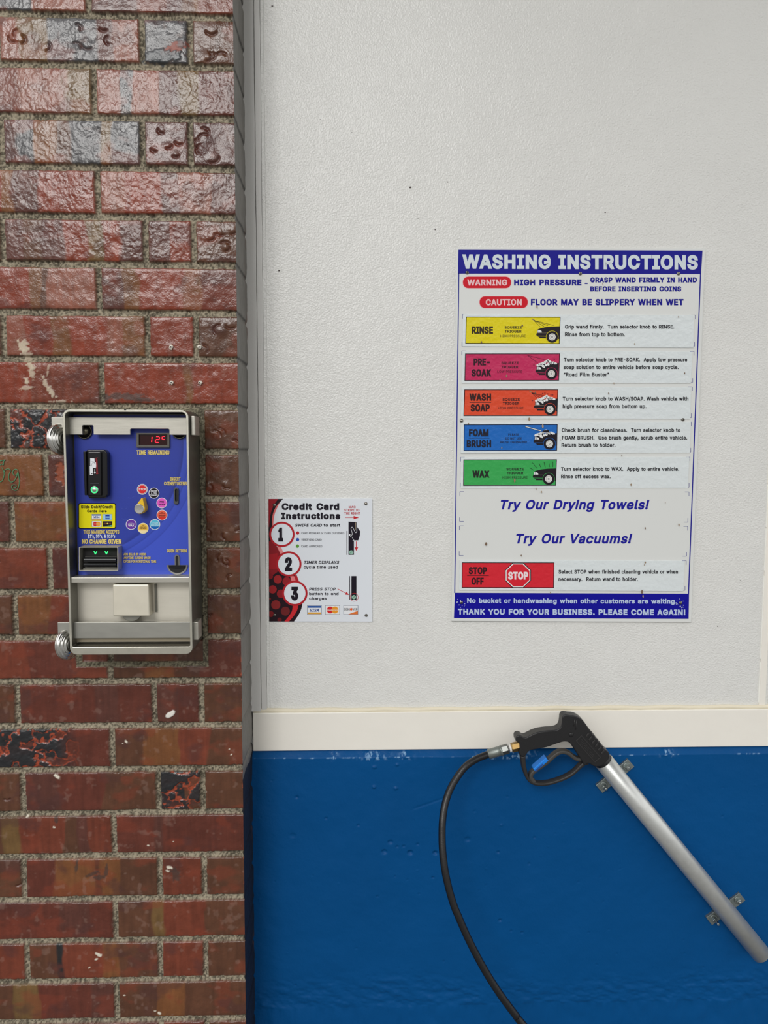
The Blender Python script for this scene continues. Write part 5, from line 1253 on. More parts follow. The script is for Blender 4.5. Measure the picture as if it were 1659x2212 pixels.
# locking bars through the box
BY = -.054
def zz(py, Y=BY): return at(260, py, Y).z
def xx_(px, Y=BY, ref=920): return at(px, ref, Y).x
b = Mesh()
zt_b, zb_b = zz(901.5), zz(939)
n1, n2 = zz(919), zz(926)
r_ = .0012
bar = [(xx_(111.5), zt_b), (xx_(421), zt_b), (xx_(421), zb_b), (xx_(365.5), zb_b), (xx_(365.5), n2 - r_), (xx_(365.5) - r_, n2), (xx_(281) + r_, n2), (xx_(281), n2 - r_), (xx_(281), zb_b),
       (xx_(201.5), zb_b), (xx_(201.5), n1 - r_), (xx_(201.5) - r_, n1), (xx_(177.5) + r_, n1), (xx_(177.5), n1 - r_), (xx_(177.5), zb_b), (xx_(111.5), zb_b)]
b.prism(bar, BY, BY + .0045, STEEL)
b.build('locking_bar', box, bevel=.0005, label='upper steel locking bar with two notches')
b = Mesh(); b.box((xx_(413.5, -.058), -.060, zz(940, -.058)), (xx_(422, -.058), -.03, zz(898, -.058)), STEEL); b.build('bar_lug', box, bevel=.001)
BY2 = -.060
b = Mesh()
b.box((at(124.5, 1360, BY2).x, BY2, zz(1379, BY2)), (at(418, 1360, BY2).x, BY2 + .005, zz(1344, BY2)), STEEL_GY)
b.build('locking_bar', box, bevel=.0007, label='lower steel locking bar')
b = Mesh(); b.box((at(417.5, 1360, -.058).x, -.060, zz(1383, -.058)), (at(428.5, 1360, -.058).x, -.035, zz(1343.5, -.058)), STEEL); b.build('bar_lug', box, bevel=.001)
# barrel locks behind the upper bar
for x in (183, 388):
    c = at(x, 931.5, PY); b = Mesh()
    b.lathe(c, (0, -1, 0), [(0, .0108), (.003, .0108), (.003, .0095), (.0012, .009), (.0012, .005), (.003, .0045), (.003, 0)], mat('lock_ring_metal', (120, 116, 100), .35, 1.0), 28)
    b.lathe(c, (0, -1, 0), [(.0013, .0088), (.0016, 0)], VOID, 20)
    b.build('barrel_lock', box)
# padlocks: round shrouded discs hung on the bar ends
def padlock(px, py, Y, ax, label):
    c = at(px, py, Y)
    t = thing('round_padlock', c, label, 'padlock', 'round padlocks on the coin box')
    m = Mesh(); R = .0222
    m.lathe(c, ax, [(-.0088, .002), (-.0086, .009), (-.0078, .0145), (-.0060, .0188), (-.0038, .0212), (-.0022, .0218), (-.0016, .0211), (-.0010, .0218), (.0004, R), (.0016, .0219), (.0026, .0213),
                    (.0036, .0203), (.0040, .0192), (.0036, .0183), (.0046, .0176), (.0058, .0162), (.0062, .0150), (.0058, .0138), (.0068, .0128), (.0074, .0110), (.0074, .0090)], CHROME, 64)
    m.build('body', t)
    a = Vector(ax).normalized(); m = Mesh()
    m.lathe(c + a * .0068, a, [(0, .0092), (.0012, .0088), (.0010, .006), (-.001, .004), (-.001, 0)], STEEL_DK, 28)
    m.build('shackle_recess', t)
    return t


padlock(130.5, 950, -.055, (.92, -.38, .12), 'polished round padlock hanging at the upper left side of the coin box')
padlock(147, 1392, -.057, (.92, -.38, .10), 'polished round padlock hanging at the lower left side of the coin box')

# display
DY = PY - .0035
def pz(px, py, Y): return xz(px, py, Y)
def pbox(M_, x0, y0, x1, y1, Y0, Y1, m):
    a = at(x0, y1, Y0); c = at(x1, y0, Y0); M_.box((a.x, Y0, a.z), (c.x, Y1, c.z), m)
b = Mesh()
oo = [xz(x, y, DY) for x, y in ((294.5, 935), (366, 935), (366, 967), (294.5, 967))]; ii = [xz(x, y, DY) for x, y in ((299.8, 938.5), (361.2, 938.5), (361.2, 961.3), (299.8, 961.3))]
b.ring(oo, ii, DY, PY, mat('display_bezel', (92, 90, 84), .4, .4))
dsp = b.build('time_display', box, bevel=.0004, label='grey framed timer display')
b = Mesh(); pbox(b, 299.5, 938.3, 361.5, 961.6, PY - .0008, PY, mat('display_window', (44, 8, 10), .12)); b.build('display_window', dsp)
p = Print(PY - .001); led = mat('red_led_segments', (255, 20, 40), .4, emit=((255, 24, 44), 3.2))
SL = .08
def seg(x, y, w_, h_, which):
    k_ = w_ / 2; t = 1.7
    P_ = lambda a, b_: (x + a - (b_ - y) * SL, b_)
    d = {'a': [P_(1, y), P_(w_ - 1, y)], 'b': [P_(w_, y + 1), P_(w_, y + h_ / 2 - .8)], 'c': [P_(w_, y + h_ / 2 + .8), P_(w_, y + h_ - 1)], 'd': [P_(1, y + h_), P_(w_ - 1, y + h_)],
         'e': [P_(0, y + h_ / 2 + .8), P_(0, y + h_ - 1)], 'f': [P_(0, y + 1), P_(0, y + h_ / 2 - .8)], 'g': [P_(1, y + h_ / 2), P_(w_ - 1, y + h_ / 2)]}
    for q in which: p.line(d[q], t, led, 1)
seg(320.5, 943, 8, 13, 'bc'); seg(336.5, 943, 8, 13, 'abged'); seg(350.5, 942.6, 6.5, 13, 'afg')
p.build('led_digits', dsp, 'red glowing digits')

# card reader
CRY = PY - .016
b = Mesh()
A = lambda x, y, Y: tuple(at(x, y, Y))
prof = [(187, 983), (190, 976), (218, 976), (226, 984), (226, 1066), (219, 1075.5), (191, 1072), (187, 1060)]
b.prism([xz(x, y, CRY) for x, y in ((189, 975.5), (218, 975.5), (218.5, 1071), (190.5, 1071))], CRY, PY, BLACKG)
b.prism([xz(x, y, CRY + .004) for x, y in ((186.5, 971.5), (226, 971.5), (231.5, 978), (232.5, 1069), (228, 1075), (192, 1076), (187.5, 1068))], CRY + .004, PY, BLACKG)
rd = b.build('card_reader', box, bevel=.0016, seg=3, label='glossy black card reader')
b = Mesh(); b.prism([xz(x, y, CRY + .001) for x, y in ((179.5, 975), (185.5, 975), (187.8, 1070), (182.5, 1070))], CRY + .001, PY, BLACKG); b.build('swipe_rail', rd, bevel=.0008)
p = Print(CRY - .0002)
def z9(x, y): return (95 + x / 9.76, 880 + y / 9.76)
Z9 = lambda pts: [z9(*q) for q in pts]
Wt = (225, 228, 232)
p.poly(Z9([(975, 1072), (1065, 1078), (1068, 1140), (1100, 1165), (1112, 1190), (1090, 1282), (1035, 1270), (1010, 1235), (975, 1225)]), Wt)
p.poly(Z9([(965, 1232), (1030, 1240), (1035, 1424), (968, 1424)]), Wt, 1)
p.line(Z9([(1010, 1135), (1025, 1160), (1040, 1140), (1060, 1180), (1072, 1150)]), .5, (40, 40, 44), 2)
p.line(Z9([(1010, 1235), (1000, 1200), (1020, 1180)]), .5, (40, 40, 44), 2)
p.arrow(*z9(1072, 1300), *z9(1074, 1408), 1.6, 2.2, 4, Wt, 1)
p.line(Z9([(1098, 1065), (1118, 1412)]), 1.6, (150, 40, 48), 1); p.line(Z9([(1120, 1100), (1132, 1380)]), 1.4, (130, 36, 44), 1)
p.line(Z9([(1080, 1070), (1135, 1065)]), .8, (190, 50, 56), 1); p.line(Z9([(1098, 1400), (1145, 1395)]), .8, (190, 50, 56), 1)
p.circ(*z9(1010, 1398), 1.3, (20, 20, 24), 2, 10)
p.line(Z9([(975, 1605), (1155, 1605)]), .5, (80, 80, 86))
p.build('swipe_label', rd, 'white hand swipe diagram')
c = at(204.6, 1058, CRY); b = Mesh()
b.lathe(c, (0, -1, 0), [(0, .0056), (.0014, .0055), (.0018, .0050)], mat('button_steel', (196, 200, 196), .2, 1.0), 28)
bt_ = b.build('stop_button', rd, label='round steel button with green ring')
b = Mesh(); b.lathe(c, (0, -1, 0), [(.0017, .0048), (.0022, .0046), (.0022, .0034), (.0017, .0033)], mat('green_ring_light', (30, 210, 110), .4, emit=((20, 220, 110), 1.4)), 28)
b.lathe(c, (0, -1, 0), [(.0017, .0033), (.0021, .003), (.0021, 0)], mat('button_steel', (196, 200, 196), .2, 1.0), 28); b.build('light_ring', bt_)

# yellow sticker
p = Print(PY - .0004)
p.poly(prrect(169, 1086.8, 250.6, 1142.4, 4.5), (14, 14, 20)); p.poly(prrect(170.8, 1088.6, 248.6, 1140.6, 3.4), (232, 222, 16), 1)
p.text('Slide Debit/Credit', 175, 243.6, 1091.9, 1098, (16, 14, 10), bold=.05, lay=2); p.text('Cards Here', 188, 230.6, 1101, 1106.6, (16, 14, 10), bold=.05, lay=2)
cardlogo(p, 'visa', 198, 1110.4, 218.6, 1123.2, 2); cardlogo(p, 'amex', 221.4, 1110.4, 242.4, 1123.2, 2); cardlogo(p, 'mc', 198.2, 1125.4, 219.6, 1138.4, 2); cardlogo(p, 'novus', 221.8, 1125.9, 242.4, 1137.9, 2)
p.build('card_sticker', box, 'yellow sticker reading Slide Debit/Credit Cards Here')
GLD = (226, 204, 120)
def st(nm, rows_, lb):
    p = Print(PY - .0003)
    for t, x0, x1, y0, y1, c, bold in rows_:
        p.text(t, x0 + .5, x1 + .5, y0 + .5, y1 + .5, (24, 30, 90), bold=bold, lay=0); p.text(t, x0, x1, y0, y1, c, bold=bold, lay=1)
    return p.build(nm, box, lb)


WG = (226, 232, 244)
st('time_lettering', [('TIME REMAINING', 295, 366, 972.6, 981.8, GLD, .04)], 'gold lettering TIME REMAINING')
st('coin_lettering', [('INSERT', 367.3, 390, 1031, 1038.2, GLD, .035), ('COINS/TOKENS', 354.3, 403.6, 1040.6, 1048.2, GLD, .035)], 'gold lettering INSERT COINS/TOKENS')
st('coin_lettering', [('COIN RETURN', 360.8, 403.3, 1186.2, 1193.4, GLD, .035)], 'gold lettering COIN RETURN')
st('bill_lettering', [('THIS MACHINE ACCEPTS', 180.2, 257.4, 1145.2, 1152.8, GLD, .035), ("$1's, $5's, & $10's", 189.6, 248.8, 1154.6, 1162, WG, .035), ('NO CHANGE GIVEN', 177, 262, 1164.4, 1174.8, GLD, .045)], 'gold and white lettering about accepted bills')
st('bill_lettering', [('ADD BILLS OR COINS', 267, 316, 1194.6, 1199.8, GLD, .03), ('ANYTIME DURING WASH', 267, 325, 1202.4, 1207.6, GLD, .03), ('CYCLE FOR ADDITIONAL TIME', 267, 337.4, 1210.2, 1215.6, GLD, .03)], 'small gold lettering about adding coins')
p = Print(PY - .0003)
for x, y, r, a0 in ((282, 1067, 9, .6), (268, 1090, 9.5, .7), (270, 1114, 9, .9)):
    p.line([(x + r * math.cos(a0 + i * .16), y + r * math.sin(a0 + i * .16)) for i in range(11)], .35, (90, 110, 200), 1)
p.build('sticker_outline_traces', box)


def dial(x, y, c, lines, rim=(228, 226, 234), extra=None):
    p = Print(PY - .0004); p.circ(x, y, 11.6, rim, 0, 36); p.circ(x, y, 10.3, c, 1, 36)
    if extra: extra(p, x, y)
    for t_, w_, h_, dy_, c_ in lines: p.text(t_, x - w_ / 2, x + w_ / 2, y + dy_ - h_ / 2, y + dy_ + h_ / 2, c_, bold=.03, lay=4)
    return p


def oct_(p, x, y):
    p.poly([(x + 10.2 * math.cos(math.radians(22.5 + 45 * i)), y + 10.2 * math.sin(math.radians(22.5 + 45 * i))) for i in range(8)], (236, 232, 236), 2)
    p.poly([(x + 9.4 * math.cos(math.radians(22.5 + 45 * i)), y + 9.4 * math.sin(math.radians(22.5 + 45 * i))) for i in range(8)], (216, 46, 48), 3)


def band(c, up=False):
    def f(p, x, y):
        pts = [(x + 10.2 * math.cos(a), y + 10.2 * math.sin(a)) for a in [math.radians(25 + 130 * i / 12) for i in range(13)]]
        p.poly(pts, c, 2)
    return f


Wh = (236, 236, 242)
dial(307.5, 1057, (20, 10, 14), [('STOP', 15.5, 4.4, 0, Wh)], extra=oct_).build('selector_sticker', box, 'round red STOP sticker')
dial(332.5, 1065.3, (26, 20, 26), [('ENGINE', 14, 3.2, -4.6, Wh), ('& TIRE', 12, 3.2, 0, Wh), ('CLEANER', 16, 3.2, 4.6, Wh)]).build('selector_sticker', box, 'round black ENGINE & TIRE CLEANER sticker')
dial(349.5, 1086.5, (226, 96, 196), [('PRE', 9, 3.8, -2.6, (70, 30, 70)), ('SOAK', 14, 3.8, 3, (70, 30, 70))]).build('selector_sticker', box, 'round pink PRE SOAK sticker')
dial(350, 1112.6, (232, 98, 74), [('HIGH', 5, 1.1, -5.8, (60, 14, 10)), ('PRESSURE', 13, 1.4, -3.6, (60, 14, 10)), ('SOAP', 15, 3.8, .8, (90, 30, 24))], extra=band((214, 50, 40))).build('selector_sticker', box, 'round orange SOAP sticker')
dial(334.4, 1133, (92, 190, 220), [('FOAM', 14, 3.8, -2.8, (190, 226, 240)), ('BRUSH', 16, 4, 2, (196, 230, 242))], extra=band((16, 96, 180))).build('selector_sticker', box, 'round light blue FOAM BRUSH sticker')
dial(309.2, 1141.2, (234, 190, 84), [('HIGH', 5, 1.1, -6.6, (70, 44, 10)), ('PRESSURE', 13, 1.4, -4.4, (70, 44, 10)), ('RINSE', 15, 4, -.6, (110, 74, 20))], extra=band((240, 222, 170)), rim=(238, 230, 190)).build('selector_sticker', box, 'round yellow RINSE sticker')
dial(283.4, 1132.8, (104, 50, 160), [('HIGH', 6, 1.2, -4.4, (206, 190, 226)), ('PRESSURE', 13, 1.6, -2, (206, 190, 226)), ('WAX', 13, 4.4, 2.4, Wh)]).build('selector_sticker', box, 'round purple WAX sticker')

# selector knob
KY = PY - .015
b = Mesh(); pts = []
R = 11.4; cx_, cy2 = 301.6, 1099
tip = (306.5, 1075.8)
pts = [(cx_ + R * math.cos(math.radians(a)), cy2 + R * math.sin(math.radians(a))) for a in range(-20, 204, 8)] + [(tip[0] - 1.6, tip[1] + 1), tip, (tip[0] + 1.8, tip[1] + .6)]
b.prism([xz(x, y, KY) for x, y in pts], KY, PY + .0005, mat('yellow_plastic', (232, 188, 34), .35))
kn = b.build('selector_knob', box, bevel=.0007, label='yellow teardrop selector knob')
c = at(301, 1099.2, KY); b = Mesh()
bm_ = mat('spun_aluminium', (205, 204, 200), .28, 1.0)
b.lathe(c, (0, -1, 0), [(0, .0068), (.0012, .0067), (.0016, .0062), (.0014, .002), (.0014, 0)], bm_, 40, smooth=False); b.build('knob_cap', kn, label='silver knob cap')
# coin slot
b = Mesh()
def pill(x, y, w_, h_): return prrect(x - w_ / 2, y - h_ / 2, x + w_ / 2, y + h_ / 2, w_ / 2 - .05, 6)
a_ = [xz(*q, PY - .0022) for q in pill(380.4, 1071.6, 10.6, 37)]; c_ = [xz(*q, PY - .0022) for q in pill(380.9, 1070, 5.6, 27)]
b.ring(a_, c_, PY - .0022, PY, mat('slot_bezel', (86, 88, 92), .4, .7)); b.prism(c_, PY - .0004, PY, VOID)
b.build('coin_slot', box, bevel=.0003, label='pill shaped coin slot')
# coin return
b = Mesh(); rimm = mat('return_rim', (140, 140, 140), .35, .9)
half = [(383 + 22.5 * math.cos(math.radians(a)), 1220.6 + 20.5 * math.sin(math.radians(a))) for a in range(0, 181, 9)]
halfi = [(383 + 19 * math.cos(math.radians(a)), 1221 + 17 * math.sin(math.radians(a))) for a in range(0, 181, 9)]
T_ = [(387.8, 1220.6), (387.4, 1203), (386.2, 1199.6), (382, 1198), (378, 1199.6), (377, 1203), (377.4, 1220.6)]
Ti = [(385.6, 1221), (385.4, 1204), (384.4, 1201), (382, 1200.4), (380, 1201), (379.4, 1204), (379.6, 1221)]
b.ring([xz(*q, PY - .0016) for q in half + T_[::-1]], [xz(*q, PY - .0016) for q in halfi + Ti[::-1]], PY - .0016, PY, rimm)
b.prism([xz(*q, PY - .0004) for q in halfi + Ti[::-1]], PY - .0004, PY, VOID)
b.build('coin_return', box, label='dark coin return cup')
b = Mesh(); b.prism([xz(*q, PY - .0012) for q in [(366, 1222), (400, 1222), (397, 1227), (383, 1229), (369, 1227)]], PY - .0012, PY - .0003, BLACKG); b.build('return_flap', box)
# bill acceptor
AY = PY - .018
b = Mesh()
oo = [xz(*q, AY) for q in prrect(170.4, 1181.3, 255.2, 1233.2, 2, 3)]; ii = [xz(*q, AY) for q in prrect(172, 1182.9, 253.4, 1231.8, 1.6, 3)]
b.ring(oo, ii, AY, PY, STEEL)
ba = b.build('bill_acceptor', box, label='steel framed bill acceptor')
b = Mesh(); pbox(b, 172, 1183, 254, 1232, PY - .004, PY - .0005, VOID)
b.build('dark_mouth', ba)
sl_ = mat('bright_slat_edge', (190, 194, 196), .3, .9)
b = Mesh()
for y, a0, a1 in ((1202, 184, 252), (1208.5, 181, 250), (1218.6, 181, 250), (1225.6, 184, 252)):
    pbox(b, a0, y - (.5 if y in (1202, 1225.6) else .8), a1, y + .4, AY + .003, AY + .0036, sl_ if y not in (1202, 1225.6) else STEEL_DK)
    pbox(b, a0, y + .4, a1, y + 5, AY + .0038, PY - .004, BLACKG)
b.build('bill_slat', ba)
b = Mesh(); pbox(b, 180, 1226.6, 253, 1231.6, AY + .002, AY + .010, STEEL_DK); b.build('bill_tray', ba)
p = Print(AY + .0045); gl2 = mat('green_led_arrow', (60, 255, 120), .4, emit=((40, 255, 110), 2.2))
for x in (206, 229.8):
    p.line([(x - 3, 1190.8), (x, 1197), (x + 3.2, 1190.8)], 1.5, gl2, 0)
p.build('arrow_light', ba, 'green glowing arrows')
# square lock housing on the vault door
b = Mesh(); LY = PY - .021
b.prism([xz(x, y, LY) for x, y in ((243, 1262.5), (321, 1262.5), (323.4, 1331.5), (244, 1331.5))], LY, PY, mat('satin_cast_steel', (224, 218, 202), .5, .7, vary=((60, 60, 60), .08)))
lh = b.build('lock_shroud', box, bevel=.0016, seg=2, label='square steel lock shroud')
c = at(286, 1319, PY - .009); b = Mesh(); b.lathe(c, (0, -1, 0), [(0, .0145), (.005, .0145), (.0056, .0138), (.0056, 0)], STEEL_GY, 36); b.build('vault_lock', box)
b = Mesh(); pbox(b, 334.8, 1262, 337.2, 1322, PY - .005, PY, STEEL_DK); b.build('door_stop', box)
b = Mesh(); pbox(b, 268, 883.6, 272, 886, FY - .0004, FY + .002, VOID); b.build('rim_notch', box)

# wall plugs in the brick
for (x, y), lb in zip(((370, 750), (431, 750), (371, 827), (432.5, 827)), ('white wall plug in the bricks, upper left of the four', 'white wall plug in the mortar joint, upper right of the four',
                                                                          'white wall plug in the bricks, lower left of the four', 'white wall plug in the bricks, lower right of the four')):
    c = at(x, y, -.001)
    t = thing('wall_plug', c, lb, 'wall plug', 'white wall plugs above the coin box')
    m = Mesh(); rl = random.Random(int(x + y))
    vs = [c]; N = 9
    for j, (d, r) in enumerate(((-.0025, .0030), (.0012, .0034), (.0030, .0022))):
        for i in range(N):
            a = 2 * math.pi * i / N; q = rl.uniform(.6, 1.25) * r
            vs.append(c + Vector((q * math.cos(a), -d, q * math.sin(a))))
    vs.append(c + Vector((.0003, -.0036, .0003)))
    fs = [(0, 1 + (i + 1) % N, 1 + i) for i in range(N)]
    for j in range(2): fs += [(1 + j * N + i, 1 + j * N + (i + 1) % N, 1 + (j + 1) * N + (i + 1) % N, 1 + (j + 1) * N + i) for i in range(N)]
    fs += [(1 + 2 * N + i, 1 + 2 * N + (i + 1) % N, 1 + 3 * N) for i in range(N)]
    m.add(vs, fs, mat('white_nylon', (222, 216, 204), .5)); m.build('plug_head', t)
    m = Mesh(); m.lathe(c, (0, -1, 0), [(.0034, .0011), (.0042, .0009), (.0042, 0)], VOID, 8); m.build('screw_hole', t)

# ================================================================== WAND HOLDER
TY = .0775
P0 = at(1304.5, 1645, TY); P1 = at(1645, 2061.5, TY)
P1 = Vector((P1.x, TY, P1.z)); ax = (P1 - P0).normalized(); L = (P1 - P0).length
wh = thing('wand_holder', tuple((P0 + P1) / 2), 'galvanised steel tube holder bolted diagonally to the blue wall', 'wand holder')
b = Mesh(); R = .0158
b.lathe(P0, ax, [(.012, R - .0016), (0, R - .0016), (-.0004, R - .0008), (0, R), (L * .5, R), (L, R), (L + .0004, R - .0008), (L, R - .0018), (L - .05, R - .0018), (L - .05, 0)], GALV, 48)
b.build('tube', wh)


def bolt(c, par, r=.0043, stud=.006, tilt=(0, -1, 0)):
    m = Mesh(); a = Vector(tilt).normalized()
    m.lathe(c, (0, -1, 0), [(0, r * 1.55), (.0012, r * 1.55), (.0014, r * 1.4)], ZINC, 26)
    m.lathe(Vector(c) + a * .0014, a, [(0, r), (.0042, r), (.005, r * .82)], mat('bolt_zinc', (176, 182, 180), .3, 1.0), 6, smooth=False)
    m.lathe(Vector(c) + a * .005, a, [(0, r * .56), (stud, r * .54), (stud + .0008, r * .4)], mat('bolt_zinc', (176, 182, 180), .3, 1.0), 16)
    m.build('bolt', par)


for (a, b_), lb in ((((1294.5, 1705), (1363.5, 1648)), 'upper'), (((1532, 1990.7), (1604, 1937)), 'lower')):
    PYb = .0937
    A_ = at(*a, PYb); B_ = at(*b_, PYb); d = (B_ - A_).normalized(); nrm = Vector((-d.z, 0, d.x)); hw = .0088
    q = [A_ + nrm * hw, B_ + nrm * hw, B_ - nrm * hw, A_ - nrm * hw]
    m = Mesh(); m.prism([(v.x, v.z) for v in q], PYb, YB + .003, ZINC)
    br = m.build('bracket', wh, bevel=.0005, label='%s flat steel bracket' % lb)
    bolt(A_ + d * .0095, br, stud=.006 if lb == 'upper' else .010, tilt=(.1, -1, -.12)); bolt(B_ - d * .0095, br, stud=.003)

# ================================================================== SPRAY GUN
def zg(x, y): return (1100 + x / 7.541, 1530 + y / 7.539)


GY = .058
sg = thing('spray_gun', tuple(at(1215, 1620, GY)), 'black pressure washer spray gun resting in the top of the steel tube', 'spray gun')
G = lambda pts, Y: [xz(*zg(*q), Y) for q in pts]
outline = [(112, 540), (108, 490), (122, 458), (160, 440), (200, 447), (240, 474), (285, 474), (400, 415), (520, 380), (640, 364), (740, 358), (790, 345), (830, 318), (852, 275), (862, 200), (866, 155), (890, 118), (935, 106), (1000, 118),
           (1060, 122), (1120, 140), (1190, 185), (1250, 260), (1310, 345), (1345, 385), (1360, 420), (1395, 440), (1405, 478), (1440, 500), (1450, 535), (1485, 555), (1495, 590), (1530, 615), (1545, 655), (1605, 695), (1632, 750), (1622, 830), (1560, 905), (1480, 948), (1400, 953), (1345, 925), (1300, 905), (1262, 905), (1230, 935),
           (1200, 890), (1165, 830), (1110, 745), (1050, 650), (1000, 582), (960, 553), (915, 546), (860, 552), (760, 585), (600, 640), (450, 668), (350, 690), (305, 720), (275, 770), (235, 790), (190, 780), (160, 720), (172, 650), (165, 570)]
m = Mesh(); m.prism(G(spline(outline + [outline[0]], 2)[:-1], GY - .0105), GY - .0105, GY + .0105, BLACKP)
m.build('gun_body', sg, bevel=.0078, seg=5, angle=62)
# trigger guard
cl = [(215, 760), (222, 860), (245, 990), (282, 1095), (335, 1170), (415, 1208), (520, 1218), (640, 1205), (760, 1172), (880, 1128), (990, 1070), (1080, 1000), (1150, 930), (1215, 880), (1270, 860)]
m = Mesh(); pth = [at(*zg(*q), GY) for q in spline(cl, 4)]
gr_ = [.0046 - .0016 * min(1, i / 12.0) + .0012 * max(0, (i - 44) / 12.0) for i in range(len(pth))]
m.sweep(pth, gr_, .0068, mat('guard_plastic', (38, 36, 36), .45), n=20, sq=.6); m.build('trigger_guard', sg)
tl = [(1165, 815), (1100, 815), (1030, 775), (965, 725), (900, 700), (840, 697), (785, 715), (720, 760), (660, 815), (600, 868), (500, 940), (410, 1005), (360, 1050), (345, 1105), (370, 1150), (400, 1190)]
m = Mesh(); pth = [at(*zg(*q), GY - .001) for q in spline(tl, 4)]
m.sweep(pth, .0034, .0066, DGREY, n=20, sq=.5); tg = m.build('trigger', sg, label='dark grey curved trigger')
d0 = np.array((622, 832)); d1 = np.array((412, 1018)); dn = (d1 - d0) / np.linalg.norm(d1 - d0); dp = np.array((dn[1], -dn[0])) * -1
m = Mesh(); q = [d0 + dp * 36, d1 + dp * 36, d1 - dp * 32, d0 - dp * 32]
m.prism(G([tuple(v) for v in q], GY - .0092), GY - .0092, GY + .006, mat('bright_blue_plastic', (20, 128, 226), .4))
bs_ = m.build('trigger_sleeve', tg, bevel=.0012, label='bright blue trigger sleeve')
m = Mesh(); e0 = d0 + (d1 - d0) * .35 - dp * 4; e1 = d0 + (d1 - d0) * .98 - dp * 22
e0 = d0 + (d1 - d0) * .38 + dp * (-8); e1 = d1 + dp * (-8)
q = [e0 - dp * 10, e1 - dp * 26, e1 + dp * 6, e0 + dp * 8]
m.prism(G([tuple(v) for v in q], GY - .0097), GY - .0097, GY - .0088, mat('sleeve_slot', (24, 70, 140), .5)); m.build('sleeve_slot', tg, bevel=.0002)
# ribs on the barrel shroud
m = Mesh()
for i in range(6):
    x, y = 1292 + i * 50, 442 + i * 56
    q = [(x - 50, y + 12), (x - 32, y + 36), (x + 18, y - 22), (x, y - 44)]
    m.prism(G(q, GY - .0119), GY - .0119, GY - .009, mat('rib_plastic', (44, 43, 44), .4))
m.build('grip_ribs', sg, bevel=.0006)
m = Mesh()
ou = [(1178, 440), (1496, 800), (1398, 888), (1082, 532)]; inn = [(1178, 462), (1474, 800), (1398, 868), (1104, 534)]
m.ring(G(ou, GY - .0112), G(inn, GY - .0112), GY - .0112, GY - .0098, mat('rib_plastic', (44, 43, 44), .4)); m2_ = mat('rib_plastic', (44, 43, 44), .4)
for k2, (fa, fb) in enumerate(((.08, .62), (.1, .86), (.14, .9))):
    o1 = np.array((1178, 462)); o2 = np.array((1474, 800)); w2 = np.array((-72, 68))
    a0 = o1 + (o2 - o1) * fa + w2 * (.25 + .25 * k2); a1 = o1 + (o2 - o1) * fb + w2 * (.25 + .25 * k2)
    for i in range(14):
        if i % 5 == 3: continue
        c0 = a0 + (a1 - a0) * i / 14.0; c1 = a0 + (a1 - a0) * (i + .7) / 14.0
        m.prism(G([tuple(c0), tuple(c1), tuple(c1 + w2 * .12), tuple(c0 + w2 * .12)], GY - .0109), GY - .0109, GY - .0098, m2_)
m.build('raised_nameplate', sg, bevel=.0002)
m = Mesh(); c = at(*zg(1008, 428), GY - .010); m.lathe(c, (0, -1, 0), [(0, .0037), (.0012, .0036), (.0018, .0025), (.002, 0)], BLACKP, 20); m.build('pivot_pin', sg)
m = Mesh()
for (a, b_) in (((1068, 180), (1052, 290)), ((1100, 190), (1082, 350))):
    m.sweep([at(*zg(*a), GY - .0106), at(*zg((a[0] + b_[0]) / 2, (a[1] + b_[1]) / 2), GY - .0106), at(*zg(*b_), GY - .0106)], .0008, .0008, mat('rib_plastic', (44, 43, 44), .4), n=8)
m.build('moulded_slots', sg)
# barrel collar reaching into the tube, and the lance inside
m = Mesh(); m.lathe(P0 - ax * .012, ax, [(0, .0142), (.02, .0142), (.022, .012), (.022, .009), (.12, .008)], BLACKP, 32); m.build('lance_collar', sg)
# brass inlet on the gun, tilted like the hose end
B0 = at(1123.5, 1610.8, GY); B1 = at(1101.5, 1616.2, GY); bd = (B1 - B0).normalized()
m = Mesh(); m.lathe(B0 - bd * .004, bd, [(0, .0072), (.006, .0080), (.0165, .0080), (.0185, .0070)], BRASS, 6, smooth=False); m.build('brass_nut', sg, bevel=.0004, label='hexagonal brass inlet nut')
m = Mesh(); m.lathe(B0 + bd * .0145, bd, [(0, .0058), (.001, .0066), (.002, .0062), (.003, .0066), (.0036, .0055)], mat('ptfe_tape', (226, 224, 220), .5, bump=[(500, .0008, 2)]), 20); m.build('thread_tape', sg, label='white thread tape')

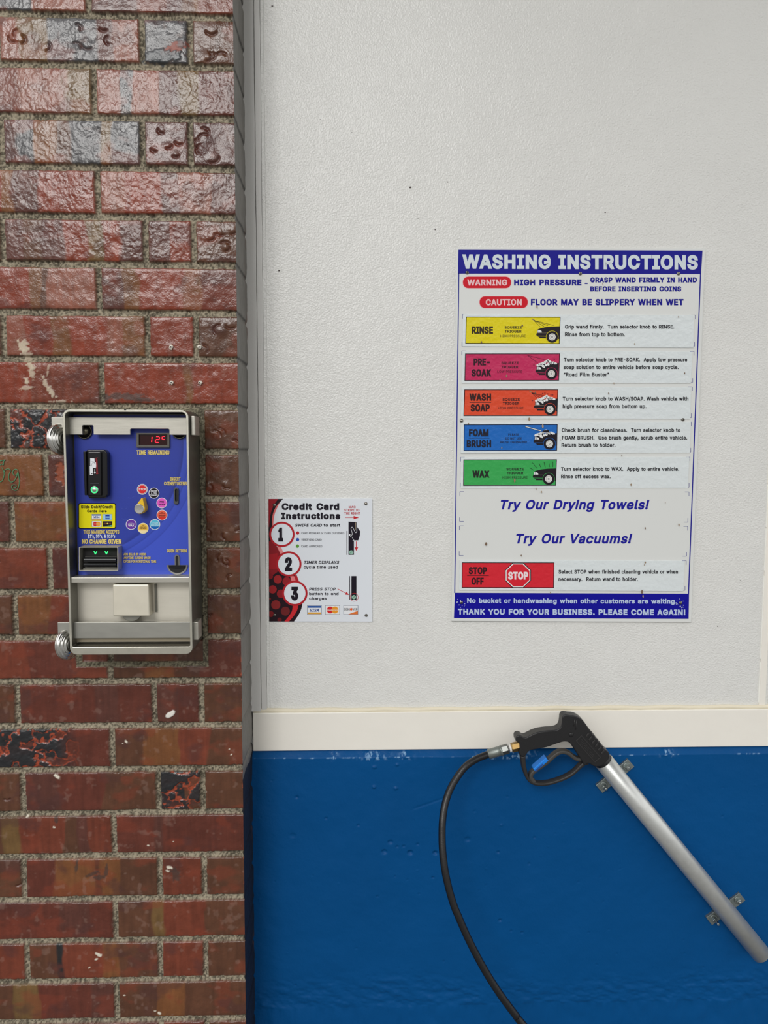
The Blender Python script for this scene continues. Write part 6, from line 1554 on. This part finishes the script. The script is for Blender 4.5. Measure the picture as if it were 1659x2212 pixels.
# ================================================================== HOSE
H0 = at(1101.5, 1615.8, GY + .001); H1 = at(1054.5, 1629.5, GY + .004); hd = (H1 - H0).normalized(); HL = (H1 - H0).length
hs = thing('pressure_hose', tuple(H0), 'black rubber pressure hose hanging from the spray gun in front of the blue wall', 'hose')
m = Mesh(); m.lathe(H0 + hd * .0022, hd, [(0, .0070), (.001, .0080), (.0125, .0080), (.0135, .0072)], mat('dark_steel_hex', (112, 114, 112), .35, .9), 6, smooth=False); m.build('swivel_nut', hs, bevel=.0003, label='grey hexagonal hose nut')
m = Mesh(); m.lathe(H0 + hd * .0125, hd, [(0, .0070), (.0005, .0084), (.003, .0084), (.0034, .0078), (.009, .0079), (HL - .0135, .0079), (HL - .0125, .0070)], mat('crimp_sleeve_metal', (134, 140, 136), .45, .8, vary=((90, 90, 90), .15)), 28); m.build('crimp_sleeve', hs, label='grey crimped steel sleeve')
hp_ = [(1055.7, 1629.2, .062), (1030, 1639.3, .058), (1006, 1655.6, .052), (987, 1679.7, .045), (971.5, 1707, .036), (961.2, 1738, .026), (956, 1772.4, .016), (954.9, 1806.8, .008), (956.4, 1841, 0), (961.2, 1880.7, -.008),
       (969.8, 1920, -.014), (980, 1954.6, -.019), (989.4, 1977.7, -.022), (1007.8, 2020, -.027), (1030, 2064.5, -.032), (1055, 2108.8, -.037), (1084, 2153, -.042), (1112.9, 2191.8, -.046), (1131, 2215, -.049)]
pw = [np.array(at(x, y, Y)) for x, y, Y in hp_]
last = pw[-1]; dirv = pw[-1] - pw[-2]; dirv /= np.linalg.norm(dirv)
pw += [last + dirv * .12 + np.array((.01, -.01, 0)), last + np.array((.26, -.05, -.28)), last + np.array((.42, -.08, -.48)), np.array((last[0] + .60, -.16, .03)), np.array((last[0] + .80, -.2, .0065)), np.array((last[0] + 1.05, -.22, .0065))]
m = Mesh(); pth = [Vector(q) for q in spline([tuple(q) for q in pw], 6)]
m.sweep([H1 - hd * .006] + pth, .0057, .0057, RUBBER, n=20); m.build('hose_tube', hs)
